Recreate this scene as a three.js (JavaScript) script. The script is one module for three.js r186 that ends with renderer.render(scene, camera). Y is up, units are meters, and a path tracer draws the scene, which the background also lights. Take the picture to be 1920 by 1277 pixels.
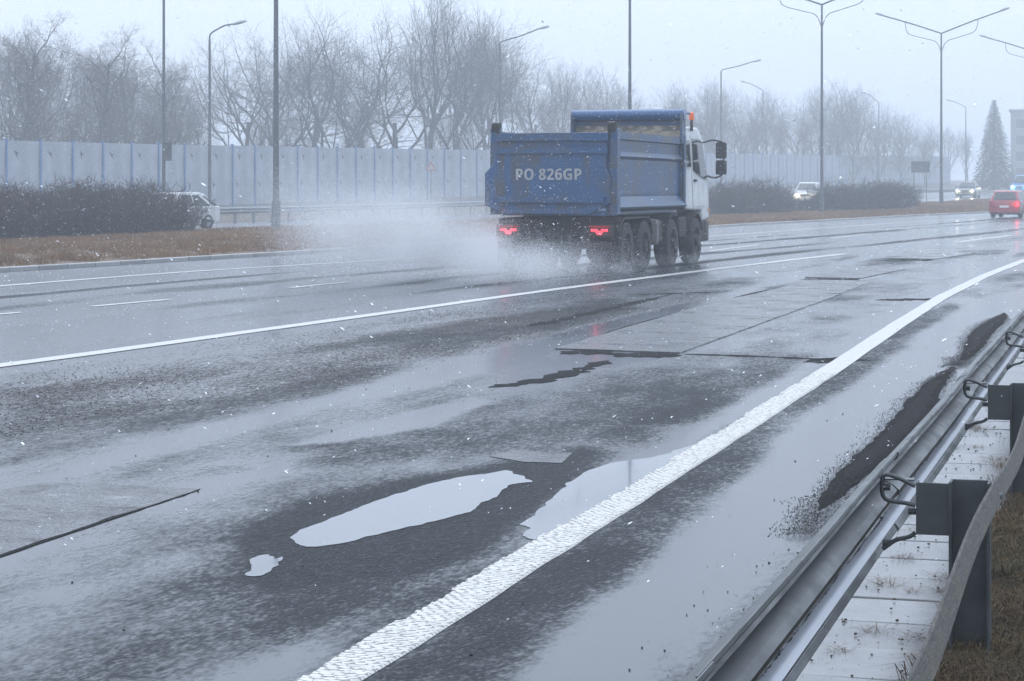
import * as THREE from 'three';
import { mergeGeometries } from 'three/addons/utils/BufferGeometryUtils.js';
import { FontLoader } from 'three/addons/loaders/FontLoader.js';
import { TextGeometry } from 'three/addons/geometries/TextGeometry.js';

// ------------------------------------------------------------------ camera, sky, sun, exposure
const EYE = 1.75, FOCAL = 4000;                 // eye height in metres; focal length in pixels of a 1920 wide picture
const scene = new THREE.Scene();
const camera = new THREE.PerspectiveCamera(2 * Math.atan(927 / FOCAL) * 180 / Math.PI, 1920 / 1854, 0.1, 3000);
camera.setViewOffset(1920, 1854, 0, 577, 1920, 1277);   // shift lens: verticals stay vertical
camera.position.set(0, EYE, 0);
camera.lookAt(0, EYE, -10);
const renderer = new THREE.WebGLRenderer({ antialias: true });
renderer.toneMapping = THREE.LinearToneMapping;
renderer.toneMappingExposure = 1.88;
renderer.shadowMap.enabled = true;
{
  const w = 64, h = 32, d = new Float32Array(w * h * 4);
  for (let j = 0; j < h; j++) for (let i = 0; i < w; i++) {
    const up = Math.max(0, Math.sin(((j + 0.5) / h - 0.5) * Math.PI)), l = (1 + 2 * up), o = (j * w + i) * 4;   // overcast: brighter overhead
    d[o] = 0.418 * l; d[o + 1] = 0.476 * l; d[o + 2] = 0.572 * l; d[o + 3] = 1;
  }
  const sky = new THREE.DataTexture(d, w, h, THREE.RGBAFormat, THREE.FloatType);
  sky.mapping = THREE.EquirectangularReflectionMapping; sky.magFilter = THREE.LinearFilter; sky.needsUpdate = true;
  scene.background = sky; scene.environment = sky;
}
const sun = new THREE.DirectionalLight(0xfff4e8, 0.6);
sun.position.set(-60, 120, -50); sun.castShadow = true; sun.shadow.radius = 90;
Object.assign(sun.shadow.camera, { left: -90, right: 90, top: 90, bottom: -90, near: 1, far: 400 });
scene.add(sun, sun.target);
scene.fog = new THREE.FogExp2(new THREE.Color().setRGB(0.87, 0.935, 1.0), 0.0025);

// ------------------------------------------------------------------ numbers, noise, places
let seed = 7;
const rnd = () => { seed = (seed * 1664525 + 1013904223) >>> 0; return seed / 4294967296; };
const rr = (a, b) => a + (b - a) * rnd();
const clamp = (x, a = 0, b = 1) => Math.min(b, Math.max(a, x));
const smooth = (a, b, x) => { const t = clamp((x - a) / (b - a)); return t * t * (3 - 2 * t); };
const mix = (a, b, t) => a + (b - a) * t;
const hash = (i, j) => { let h = Math.imul(i, 374761393) + Math.imul(j, 668265263); h = Math.imul(h ^ (h >>> 13), 1274126177); return ((h ^ (h >>> 16)) >>> 0) / 4294967296; };
const vn = (x, y) => {
  const i = Math.floor(x), j = Math.floor(y), u = x - i, v = y - j, s = u * u * (3 - 2 * u), t = v * v * (3 - 2 * v);
  const a = hash(i, j), b = hash(i + 1, j), c = hash(i, j + 1), d = hash(i + 1, j + 1);
  return a + (b - a) * s + (c - a) * t + (a - b - c + d) * s * t;
};
const fbm = (x, y, n = 4) => { let s = 0, a = 0.5, w = 0; for (let k = 0; k < n; k++) { s += a * vn(x + k * 17.3, y - k * 9.1); w += a; a *= 0.5; x *= 2.03; y *= 2.03; } return s / w; };

const TH = Math.atan(1165 / FOCAL), CT = Math.cos(TH), ST = Math.sin(TH);      // the near road runs 16 degrees to the right of the view
const rise = (Z) => { const d = Z - 120; return d < -15 ? 0 : d > 15 ? d * 0.01 : (d + 15) * (d + 15) / 60 * 0.01; };   // the land climbs gently in the distance
const V = (X, Z, h = 0) => new THREE.Vector3(X, rise(Z) + h, -Z);              // X to the right, Z away, h above the ground
const tp = (t, p, h = 0) => V(t * ST + p * CT, t * CT - p * ST, h);            // t along the near road, p to its right
const toTP = (X, Z) => [X * ST + Z * CT, X * CT - Z * ST];
const gp = (x, y) => { let Z = 80; for (let k = 0; k < 60; k++) Z = 0.5 * Z + 0.5 * clamp(FOCAL * (EYE - rise(Z)) / Math.max(1, y - 350), 1, 420); return [(x - 960) * Z / FOCAL, Z]; };   // surveyed ground point
const atX = (x, Z) => (x - 960) * Z / FOCAL;

// ------------------------------------------------------------------ building helpers
const taken = {};
const numbered = (n) => { const k = taken[n] = (taken[n] ?? -1) + 1; return k ? n + '_' + String(k).padStart(3, '0') : n; };
function plain(g) {
  let q = g.index ? g.toNonIndexed() : g.clone();
  for (const k of Object.keys(q.attributes)) if (!['position', 'normal', 'uv'].includes(k)) q.deleteAttribute(k);
  if (!q.attributes.normal) q.computeVertexNormals();
  if (!q.attributes.uv) q.setAttribute('uv', new THREE.BufferAttribute(new Float32Array(q.attributes.position.count * 2), 2));
  return q;
}
const merge = (list) => mergeGeometries(list.map(plain), false);
function mesh(name, geo, mat, parent) {
  const m = new THREE.Mesh(Array.isArray(geo) ? merge(geo) : geo, mat);
  m.name = parent ? name : numbered(name); m.castShadow = m.receiveShadow = true;
  (parent ?? scene).add(m);
  return m;
}
function tag(o, label, category, group, kind) {
  if (label) o.userData.label = label; if (category) o.userData.category = category;
  if (group) o.userData.group = group; if (kind) o.userData.kind = kind;
  return o;
}
const structure = (o, label, category) => tag(o, label, category, null, 'structure');
function thing(name, label, category, pos, turn = 0, group) {
  const g = new THREE.Group(); g.name = numbered(name); scene.add(g);
  if (pos) g.position.copy(pos); g.rotation.y = turn;
  return tag(g, label, category, group);
}
function copyOf(o, pos, turn = 0, s = 1, label) {
  const c = o.clone(); c.name = numbered(o.name.replace(/_\d{3}$/, '')); scene.add(c);
  c.position.copy(pos); c.rotation.y = turn; if (Array.isArray(s)) c.scale.set(...s); else c.scale.setScalar(s);
  c.userData = { ...o.userData }; if (label) c.userData.label = label;
  return c;
}
const B = (x, y, z, w, h, d) => new THREE.BoxGeometry(w, h, d).translate(x, y, z);
function RB(x, y, z, w, h, d, r = 0.02) {           // box with chamfered edges
  const s = new THREE.Shape(); const a = w / 2 - r, b = h / 2 - r;
  s.moveTo(-a, -b); s.lineTo(a, -b); s.lineTo(a, b); s.lineTo(-a, b); s.closePath();
  return new THREE.ExtrudeGeometry(s, { depth: d - 2 * r, bevelEnabled: true, bevelThickness: r, bevelSize: r, bevelSegments: 2, steps: 1 }).translate(x, y, z - d / 2 + r);
}
const cyl = (r1, r2, h, n = 16) => new THREE.CylinderGeometry(r1, r2, h, n);
function bar(a, b, r, r2 = r, n = 8) {              // round bar between two points
  const d = new THREE.Vector3().subVectors(b, a), g = new THREE.CylinderGeometry(r2, r, d.length(), n);
  g.translate(0, d.length() / 2, 0); g.applyQuaternion(new THREE.Quaternion().setFromUnitVectors(new THREE.Vector3(0, 1, 0), d.normalize()));
  return g.translate(a.x, a.y, a.z);
}
const tube = (pts, r, n = 24, k = 8) => new THREE.TubeGeometry(new THREE.CatmullRomCurve3(pts, false, 'centripetal'), n, r, k, false);
const v3 = (x, y, z) => new THREE.Vector3(x, y, z);
function extrude(pts, depth, bevel = 0.02, seg = 2) {
  const s = new THREE.Shape(pts.map(([x, y]) => new THREE.Vector2(x, y)));
  return new THREE.ExtrudeGeometry(s, { depth: depth - 2 * bevel, bevelEnabled: bevel > 0, bevelThickness: bevel, bevelSize: bevel, bevelOffset: -bevel, bevelSegments: seg, curveSegments: 10, steps: 1 }).translate(0, 0, -depth / 2 + bevel);
}
function grid(nu, nv, f, uvf) {                    // surface from f(u, v) -> Vector3
  const pos = [], uv = [], idx = [];
  for (let j = 0; j <= nv; j++) for (let i = 0; i <= nu; i++) { const q = f(i / nu, j / nv); pos.push(q.x, q.y, q.z); const w = uvf ? uvf(i / nu, j / nv, q) : [q.x, q.z]; uv.push(w[0], w[1]); }
  for (let j = 0; j < nv; j++) for (let i = 0; i < nu; i++) { const a = j * (nu + 1) + i, b = a + 1, c = a + nu + 1, d = c + 1; idx.push(a, b, d, a, d, c); }
  const g = new THREE.BufferGeometry();
  g.setAttribute('position', new THREE.Float32BufferAttribute(pos, 3)); g.setAttribute('uv', new THREE.Float32BufferAttribute(uv, 2)); g.setIndex(idx); g.computeVertexNormals();
  if (g.attributes.normal.getY(0) < 0) { idx.forEach((_, k) => { if (k % 3 === 1) { const t = idx[k]; idx[k] = idx[k + 1]; idx[k + 1] = t; } }); g.setIndex(idx); g.computeVertexNormals(); }
  return g;
}
function texture(w, h, f, srgb, wrap = true) {     // f(u, v, out) writes r, g, b, a in 0..1
  const d = new Uint8Array(w * h * 4), o = [0, 0, 0, 1];
  for (let j = 0; j < h; j++) for (let i = 0; i < w; i++) { o[3] = 1; f((i + 0.5) / w, (j + 0.5) / h, o); const k = (j * w + i) * 4; for (let c = 0; c < 4; c++) d[k + c] = clamp(o[c]) * 255; }
  return finish(new THREE.DataTexture(d, w, h), srgb, wrap);
}
function finish(t, srgb, wrap) {
  t.magFilter = THREE.LinearFilter; t.minFilter = THREE.LinearFilter; if (srgb) t.colorSpace = THREE.SRGBColorSpace;
  t.wrapS = t.wrapT = wrap ? THREE.RepeatWrapping : THREE.ClampToEdgeWrapping; t.needsUpdate = true;
  return t;
}
const toS = (x) => x <= 0.0031308 ? 12.92 * x : 1.055 * Math.pow(x, 1 / 2.4) - 0.055;
const lin = (r, g, b) => new THREE.Color().setRGB(r, g, b);
const std = (c, rough = 0.6, metal = 0, extra = {}) => new THREE.MeshStandardMaterial({ color: c, roughness: rough, metalness: metal, ...extra });
const phys = (c, rough, extra = {}) => new THREE.MeshPhysicalMaterial({ color: c, roughness: rough, ...extra });
function noiseTex(n, cells, lo, hi, seedShift = 0) { // tiling mottle, grey, for colour maps
  const per = (x, y, c) => { const i = Math.floor(x), j = Math.floor(y), u = x - i, v = y - j, s = u * u * (3 - 2 * u), t = v * v * (3 - 2 * v), m = (k) => ((k % c) + c) % c, H = (a, b) => hash(m(a) + seedShift, m(b) + 91 * c);
    return mix(mix(H(i, j), H(i + 1, j), s), mix(H(i, j + 1), H(i + 1, j + 1), s), t); };
  return texture(n, n, (u, v, o) => { let s = 0, a = 0.5, c = cells, w = 0; for (let k = 0; k < 5; k++) { s += a * per(u * c, v * c, c); w += a; a *= 0.6; c *= 2; } const q = toS(mix(lo, hi, s / w)); o[0] = o[1] = o[2] = q; }, true);
}
const mottle = noiseTex(256, 4, 0.55, 1.25 / 1.25, 3), mottleFine = noiseTex(256, 16, 0.5, 1.0, 11);

// ------------------------------------------------------------------ the road surface
// surveyed polylines, as points on the ground
const lineB = [[-420, 737], [-200, 711], [0, 686], [233, 655], [437, 626.5], [693, 591.5], [1000, 548.5], [1200, 522.5], [1332, 506], [1476, 488.5], [1586, 476]].map((q) => gp(...q));
const pB = (() => { const q = lineB.map(([X, Z]) => toTP(X, Z)); return (t) => { let k = 0; while (k < q.length - 2 && q[k + 1][0] < t) k++; const [a, b] = [q[k], q[k + 1]]; return a[1] + (b[1] - a[1]) * (t - a[0]) / (b[0] - a[0]); }; })();
function zone(px, d, soft) { const q = px.map(([x, y]) => toTP(...gp(x, y))), ts = q.map((a) => a[0]), ps = q.map((a) => a[1]); return { q, d, soft, t0: Math.min(...ts) - soft, t1: Math.max(...ts) + soft, p0: Math.min(...ps) - soft, p1: Math.max(...ps) + soft }; }
function inside(z, t, p) {                          // 0 outside .. 1 inside, soft over z.soft metres
  if (t < z.t0 || t > z.t1 || p < z.p0 || p > z.p1) return 0;
  let d = 1e9, s = -1; const q = z.q;
  for (let i = 0, j = q.length - 1; i < q.length; j = i++) {
    const ex = q[j][0] - q[i][0], ey = q[j][1] - q[i][1], wx = t - q[i][0], wy = p - q[i][1], c = clamp((wx * ex + wy * ey) / (ex * ex + ey * ey)), bx = wx - ex * c, by = wy - ey * c;
    d = Math.min(d, bx * bx + by * by);
    if ((q[i][1] > p) !== (q[j][1] > p) && t < ex * (p - q[i][1]) / (q[j][1] - q[i][1]) + q[i][0]) s = -s;
  }
  return smooth(-z.soft, z.soft, s * Math.sqrt(d));
}
const zones = [
  zone([[440, 1012], [560, 948], [760, 903], [960, 862], [1080, 838], [1130, 850], [1075, 900], [1010, 940], [985, 1000], [900, 1040], [760, 1075], [600, 1085], [500, 1105], [465, 1060]], -0.42, 0.16),
  zone([[500, 1050], [960, 1000], [1010, 1012], [900, 1100], [760, 1185], [620, 1240], [520, 1200]], -0.16, 0.3),
  zone([[690, 1290], [900, 1120], [1100, 990], [1300, 852], [1500, 722], [1640, 668], [1665, 690], [1500, 800], [1400, 900], [1200, 1075], [1050, 1180], [950, 1290]], -0.26, 0.22),
  zone([[1610, 642], [1690, 600], [1780, 566], [1810, 585], [1700, 632]], -0.24, 0.15),
  zone([[1080, 690], [1560, 690], [1400, 790], [1240, 850], [1060, 800]], -0.10, 0.4),
  zone([[0, 735], [400, 685], [640, 638], [900, 598], [1150, 560], [1180, 580], [960, 640], [600, 742], [300, 806], [0, 868]], -0.30, 0.35),
  zone([[200, 1100], [500, 1010], [560, 1020], [440, 1120], [300, 1200], [100, 1230]], -0.10, 0.3),
  zone([[950, 1290], [1200, 1092], [1420, 892], [1560, 762], [1660, 692], [1800, 582], [1920, 540], [1990, 530], [1920, 590], [1800, 690], [1700, 790], [1560, 940], [1400, 1090], [1290, 1190], [1180, 1290]], 0.5, 0.2),
  zone([[540, 835], [700, 790], [880, 745], [930, 750], [800, 800], [640, 830]], 0.32, 0.10),
  zone([[0, 1060], [250, 1000], [450, 950], [500, 980], [420, 1060], [350, 1150], [150, 1200], [0, 1230]], 0.14, 0.4),
  zone([[200, 930], [500, 880], [800, 858], [860, 878], [640, 920], [450, 960], [300, 982]], 0.16, 0.25),
  zone([[380, 870], [520, 845], [560, 850], [530, 880]], 0.1, 0.1),
  zone([[1060, 645], [1320, 580], [1560, 552], [1290, 655]], 0.14, 0.2),
  zone([[1180, 800], [1290, 835], [1500, 700], [1590, 660], [1560, 690], [1400, 790]], 0.16, 0.18),
];
const tracks = [[-1.55, 0.36], [-3.45, 0.32], [-5.9, 0.35], [-7.5, 0.3]];
function film(t, p) {                               // depth of the water film against the height of the aggregate
  const wob = (fbm(t * 0.11, p * 0.9, 3) - 0.5) * 0.9, q = p - pB(t);
  let L = 0.62 + (fbm(t * 0.14 + 3, p * 0.55, 4) - 0.5) * 0.75 + (fbm(t * 0.6, p * 2.1 + 40, 3) - 0.5) * 0.40 + (fbm(t * 2.3, p * 5.5, 2) - 0.5) * 0.14;
  if (q < 0.1) { L = mix(L, 0.84, 0.55); for (const [c, w] of tracks) { const e = (q - c + wob * 0.55) / w; L -= 0.58 * Math.exp(-e * e) * smooth(0.25, 0.6, fbm(t * 0.05 + c * 3, q * 0.7 + c, 3)); } }
  else if (p < -2.6) {
    const e = (p + 6.3 + wob * 0.5) / 0.32; L += 0.3 * Math.exp(-e * e);
    const e2 = (p + 3.05 + wob * 0.3) / 0.16; if (t > 4) L += 0.34 * Math.exp(-e2 * e2) * smooth(0.3, 0.6, fbm(t * 0.5, 7.7, 3) + 0.1);
    const e3 = (q - 0.35) / 0.35; L += 0.18 * Math.exp(-e3 * e3);
  }
  for (const z of zones) { const k = inside(z, t + wob * 0.12, p + wob * 0.12); if (k > 0) L += z.d * k; }
  return L;
}
const grain = (t, p) => 0.34 * vn(t * 96, p * 150) + 0.40 * vn(t * 34 + 9, p * 84) + 0.26 * vn(t * 15, p * 34 + 5);
function roadMaterial(t0, t1, p0, p1, w, h) {
  const col = new Uint8Array(w * h * 4), wet = new Uint8Array(w * h * 4), hgt = new Uint8Array(w * h * 4);
  // the film varies slowly: evaluate it on a coarser lattice and interpolate
  const cw = Math.ceil(w / 4) + 2, ch = Math.ceil(h / 4) + 2, F = new Float32Array(cw * ch), D = new Float32Array(cw * ch);
  for (let j = 0; j < ch; j++) for (let i = 0; i < cw; i++) {
    const p = p0 + (p1 - p0) * (i * 4) / w, t = t0 + (t1 - t0) * (j * 4) / h, q = p - pB(t);
    F[j * cw + i] = film(t, p); D[j * cw + i] = smooth(0.2, 0.9, q) * (1 - smooth(3.2, 4.4, q)) * (1 - smooth(24, 36, t)) * smooth(0.35, 0.65, fbm(t * 0.3, p * 0.9 + 11, 4) + 0.08);
  }
  for (let j = 0; j < h; j++) for (let i = 0; i < w; i++) {
    const p = p0 + (p1 - p0) * (i + 0.5) / w, t = t0 + (t1 - t0) * (j + 0.5) / h, fi = i / 4, fj = j / 4, a = Math.floor(fi), b = Math.floor(fj), u = fi - a, v = fj - b, k = b * cw + a;
    const L = mix(mix(F[k], F[k + 1], u), mix(F[k + cw], F[k + cw + 1], u), v), dirt = mix(mix(D[k], D[k + 1], u), mix(D[k + cw], D[k + cw + 1], u), v);
    const g = grain(t, p), gw = 0.40 + Math.max(1.1 * dirt, smooth(0.62, 0.34, L) * 0.35), s = smooth(-0.27, 0.27, L - 0.5 - gw * (g - 0.5)), o = (j * w + i) * 4, m = vn(t * 210, p * 210), pale = m > 0.84 ? 0.08 : 0;
    const base = 0.003 + 0.026 * g + pale * (1 - s), wetc = 0.040;
    const r = mix(base, wetc, s), e = dirt * (0.35 + 0.65 * vn(t * 9, p * 9)) * (1 - 0.6 * s);
    col[o] = toS(mix(r * 0.90, 0.034 + 0.03 * m, e * 0.7)) * 255; col[o + 1] = toS(mix(r * 1.02, 0.030 + 0.024 * m, e * 0.7)) * 255; col[o + 2] = toS(mix(r * 1.20, 0.029 + 0.022 * m, e * 0.7)) * 255; col[o + 3] = 255;
    wet[o] = wet[o + 2] = 0; wet[o + 1] = mix(0.66, 0.20, s) * 255; wet[o + 3] = mix(0.20, 1, s) * 255;
    const hh = Math.max(g, Math.min(L, 1)); hgt[o] = hgt[o + 1] = hgt[o + 2] = clamp(hh) * 255; hgt[o + 3] = 255;
  }
  const T = (d, s) => finish(new THREE.DataTexture(d, w, h), s, false), W = T(wet);
  return new THREE.MeshPhysicalMaterial({ map: T(col, true), roughnessMap: W, roughness: 1, specularIntensityMap: W, specularIntensity: 1, bumpMap: T(hgt), bumpScale: 0.010, ior: 1.42 });
}
const road = (t0, t1, p0, p1, w, h) => structure(mesh('road_surface', grid(Math.max(2, Math.round((p1 - p0) / 4)), Math.max(2, Math.round((t1 - t0) / 4)), (u, v) => tp(mix(t0, t1, v), mix(p0, p1, u)), (u, v) => [u, v]), roadMaterial(t0, t1, p0, p1, w, h)), 'wet grey asphalt road with puddles and dirt');
road(4, 26, -11, 2.5, 2048, 2048);
road(10, 26, -27, -11, 1024, 1024);
road(26, 70, -27, 9, 2048, 2048);
road(70, 240, -34, 70, 1024, 1024);

// outer land
const earthCol = noiseTex(512, 8, 0.5, 1.0, 5); earthCol.repeat.set(0.15, 0.15);
const landMat = std(lin(0.09, 0.075, 0.055), 0.95, 0, { map: earthCol });
structure(mesh('ground', grid(60, 90, (u, v) => { const X = mix(-520, 520, u), Z = mix(-60, 900, v); return v3(X, rise(Math.min(Z, 420)) - 0.07, -Z); }), landMat), 'dull brown winter land beyond the roads');

// raised asphalt repairs, their near edges show as dark steps
const patchTex = texture(1024, 1024, (u, v, o) => { const a = fbm(u * 5, v * 11, 5), b = vn(u * 190, v * 190), c = fbm(u * 40 + 3, v * 60, 3), k = clamp(0.45 + 1.1 * (a - 0.5) + 0.5 * (b - 0.5) + 0.5 * (c - 0.5)); o[0] = o[1] = o[2] = k; });
const patchCol = texture(1024, 1024, (u, v, o) => { const a = fbm(u * 5, v * 11, 5), b = vn(u * 190, v * 190), c = fbm(u * 40 + 3, v * 60, 3), k = clamp(0.45 + 1.1 * (a - 0.5) + 0.5 * (b - 0.5) + 0.5 * (c - 0.5)), q = mix(0.075, 0.022, k); o[0] = toS(q); o[1] = toS(q * 1.03); o[2] = toS(q * 1.1); o[3] = 1; }, true);
const patchMat = phys(lin(1, 1, 1), 0.62, { map: patchCol, roughnessMap: patchTex, bumpMap: patchTex, bumpScale: 0.006, ior: 1.42 });
function ringShape(px, noise = 0.0, cuts = 6, closed = true) {          // outline on the ground through surveyed points, in the road's own axes
  const q = px.map(([x, y]) => toTP(...gp(x, y))), out = [];
  if (noise <= 0) return q;
  const c = new THREE.CatmullRomCurve3(q.map(([t, p]) => v3(p, 0, t)), closed, 'centripetal').getPoints(q.length * cuts);
  c.pop(); for (const a of c) out.push([a.z + (fbm(a.z * 5, a.x * 9, 5) - 0.5) * noise * 3.2, a.x + (fbm(a.z * 7 + 50, a.x * 13, 5) - 0.5) * noise * 1.3]);
  return out;
}
function slabOnRoad(ring, h0, h1, bevel = 0) {                          // flat plate between two heights
  const s = new THREE.Shape(ring.map(([t, p]) => new THREE.Vector2(p, t)));
  const g = h1 > h0 + 1e-6 && bevel >= 0 ? new THREE.ExtrudeGeometry(s, { depth: h1 - h0 - bevel, bevelEnabled: bevel > 0, bevelThickness: bevel, bevelSize: bevel, bevelOffset: -bevel, bevelSegments: 2 }) : new THREE.ShapeGeometry(s);
  const a = g.attributes.position, uv = [];
  for (let i = 0; i < a.count; i++) { const p = a.getX(i), t = a.getY(i), w = tp(t, p); uv.push(p / 2, t / 2); a.setXYZ(i, w.x, h0 + a.getZ(i), w.z); }
  g.setAttribute('uv', new THREE.Float32BufferAttribute(uv, 2));
  if (g.index) { const k = g.index.array; for (let i = 0; i < k.length; i += 3) { const q = k[i]; k[i] = k[i + 1]; k[i + 1] = q; } }
  else for (const n of Object.keys(g.attributes)) { const b = g.attributes[n], z = b.itemSize; for (let i = 0; i < b.count; i += 3) for (let c = 0; c < z; c++) { const q = b.array[i * z + c]; b.array[i * z + c] = b.array[(i + 1) * z + c]; b.array[(i + 1) * z + c] = q; } }
  g.computeVertexNormals();
  let up = 0; for (let i = 0; i < g.attributes.normal.count; i++) up += g.attributes.normal.getY(i);
  return g;
}
function roughRing(px) {                            // straight edges, slightly uneven
  const q = ringShape(px), out = [];
  q.forEach((a, i) => { const b = q[(i + 1) % q.length], n = Math.max(4, Math.round(Math.hypot(b[0] - a[0], b[1] - a[1]) / 0.12)); for (let k = 0; k < n; k++) out.push([mix(a[0], b[0], k / n) + (fbm(i * 9 + k * 0.35, a[0], 3) - 0.5) * 0.05, mix(a[1], b[1], k / n) + (fbm(i * 7 + k * 0.35, a[1] + 40, 3) - 0.5) * 0.035]); });
  return out;
}
for (const [px, h, label] of [
  [[[1040, 655], [1275, 663], [1575, 553], [1440, 547], [1330, 570]], 0.014, 'long raised asphalt repair with a dark front step'],
  [[[1509, 521], [1612, 523], [1700, 505], [1600, 503]], 0.016, 'short raised asphalt repair in the lane'],
  [[[1664, 485], [1752, 487], [1830, 475], [1760, 474]], 0.016, 'distant raised asphalt repair in the lane'],
  [[[1430, 549], [1575, 551], [1640, 527], [1520, 525]], 0.009, 'pale asphalt repair behind the long one'],
  [[[920, 857], [958, 845], [1075, 850], [1052, 869], [985, 867]], 0.006, 'small square patch of asphalt beside the puddle'],
  [[[-60, 1062], [0, 1041], [200, 974], [376, 918], [200, 908], [80, 906], [-60, 930]], 0.005, 'dark edged asphalt patch at the lane edge'],
]) structure(mesh('asphalt_patch', slabOnRoad(roughRing(px), -0.01, h, 0.002), patchMat), label);

// open joints in the asphalt, filled with dark sealant
const tarMat = phys(lin(0.010, 0.010, 0.011), 0.95, { bumpMap: mottleFine, bumpScale: 0.006, specularIntensity: 0.2 });
function joint(px, w, label) {
  const q = px.map(([x, y]) => toTP(...gp(x, y))), c = new THREE.CatmullRomCurve3(q.map(([t, p]) => v3(p, 0, t)), false, 'centripetal'), n = 60;
  structure(mesh('asphalt_joint', grid(1, n, (u, v) => { const a = c.getPoint(v), b = c.getTangent(v), wd = w * (0.25 + 1.3 * vn(v * 23, px[0][0])) * Math.min(1, 8 * v, 8 * (1 - v) + 0.1); return tp(a.z + (u - 0.5) * -b.x * wd, a.x + (u - 0.5) * b.z * wd, 0.0035); }), tarMat), label);
}
joint([[1275, 664], [1400, 668], [1520, 673], [1590, 677]], 0.14, 'dark open joint across the lane to the white line');
joint([[1050, 659], [1120, 662], [1200, 666], [1278, 667]], 0.5, 'wide dark joint in front of the long raised repair');
joint([[1507, 523], [1560, 524.5], [1612, 525]], 0.8, 'dark joint in front of the short raised repair');
joint([[1662, 487], [1710, 488], [1750, 488.5]], 1.0, 'dark joint in front of the distant raised repair');
joint([[1430, 550], [1500, 551.5], [1572, 552.5]], 0.55, 'dark joint at the far end of the long repair');
joint([[1038, 657], [1180, 612], [1330, 571], [1450, 541]], 0.07, 'dark long joint beside the raised asphalt repair');
joint([[1275, 663], [1400, 612], [1500, 577], [1580, 549]], 0.035, 'thin long joint on the right of the raised repair');
joint([[-80, 1070], [0, 1043], [180, 983], [300, 943], [378, 917]], 0.028, 'dark long joint along the patch edge');
joint([[990, 612], [1060, 598], [1150, 577], [1260, 552]], 0.22, 'broken dark asphalt edge by the dirt strip');
joint([[1525, 674], [1560, 676], [1590, 679]], 0.6, 'dark broken hole beside the white line');
joint([[1190, 553], [1340, 548]], 0.3, 'faint dark joint across the lane');
joint([[1640, 563], [1700, 562], [1755, 560]], 0.4, 'dark cross joint meeting the white line far along');
joint([[915, 727], [1000, 716], [1080, 696], [1140, 676]], 0.22, 'dark crooked joint running to the raised repair');

// puddles
const waterMat = phys(lin(0.105, 0.113, 0.127), 0.05, { ior: 1.45 });
for (const [px, label] of [
  [[[547, 1012], [560, 996], [600, 982], [650, 962], [720, 936], [790, 912], [850, 898], [905, 890], [950, 884], [966, 891], [985, 899], [1000, 904], [968, 908], [946, 917], [934, 931], [902, 945], [880, 961], [830, 975], [780, 987], [720, 999], [680, 1010], [620, 1023], [580, 1026], [555, 1021]], 'long pale puddle in the middle of the lane'],
  [[[976, 986], [1003, 968], [1022, 948], [1060, 911], [1092, 890], [1150, 868], [1222, 859], [1270, 845], [1296, 836], [1282, 852], [1200, 907], [1120, 962], [1062, 1002], [1010, 1012], [986, 1002], [996, 992]], 'pale puddle against the left side of the white line'],
  [[[468, 1060], [478, 1046], [500, 1042], [512, 1050], [523, 1047], [517, 1062], [508, 1066], [492, 1080], [476, 1081], [463, 1077], [472, 1069]], 'small puddle off the end of the long puddle'],
]) structure(mesh('puddle', slabOnRoad(ringShape(px, 0.04, 24), 0.0035, 0.0035, -1), waterMat), label);

// painted lines
const paintTex = noiseTex(512, 24, 0.62, 1.0, 41);
const paintMat = phys(lin(0.44, 0.437, 0.425), 0.45, { map: paintTex });
const blobTex = texture(512, 512, (u, v, o) => {      // white agglomerate drops with grey dirt in the gaps between them
  const ry = v * 16, row = Math.floor(ry), fx = u * 8 + (row % 2) * 0.5 + (hash(row, 3) - 0.5) * 0.22, c = Math.floor(fx), a = ry - row - 0.5 + (hash(c % 8, row) - 0.5) * 0.18, b = fx - c - 0.5;
  const k = smooth(0.02, 0.22, 1 - 3.1 * a * a - 2.5 * b * b - 0.28 + (vn(u * 60, v * 60) - 0.5) * 0.35), w = 0.86 + 0.14 * hash(c % 8 + 9, row), q = mix(0.30, w, k); o[0] = toS(q); o[1] = toS(q * 0.995); o[2] = toS(q * 0.98); }, true);
const blobMat = phys(lin(0.43, 0.427, 0.413), 0.45, { map: blobTex });
const lineA = [[-1, -2.72], [4, -2.725], [12, -2.72], [20, -2.76], [28, -2.86], [34, -2.9], [42, -2.8], [50, -2.55], [60, -2.0], [75, -0.4], [95, 2.9], [125, 9]];
const curveA = new THREE.CatmullRomCurve3(lineA.map(([t, p]) => v3(p, 0, t)), false, 'centripetal');
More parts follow.
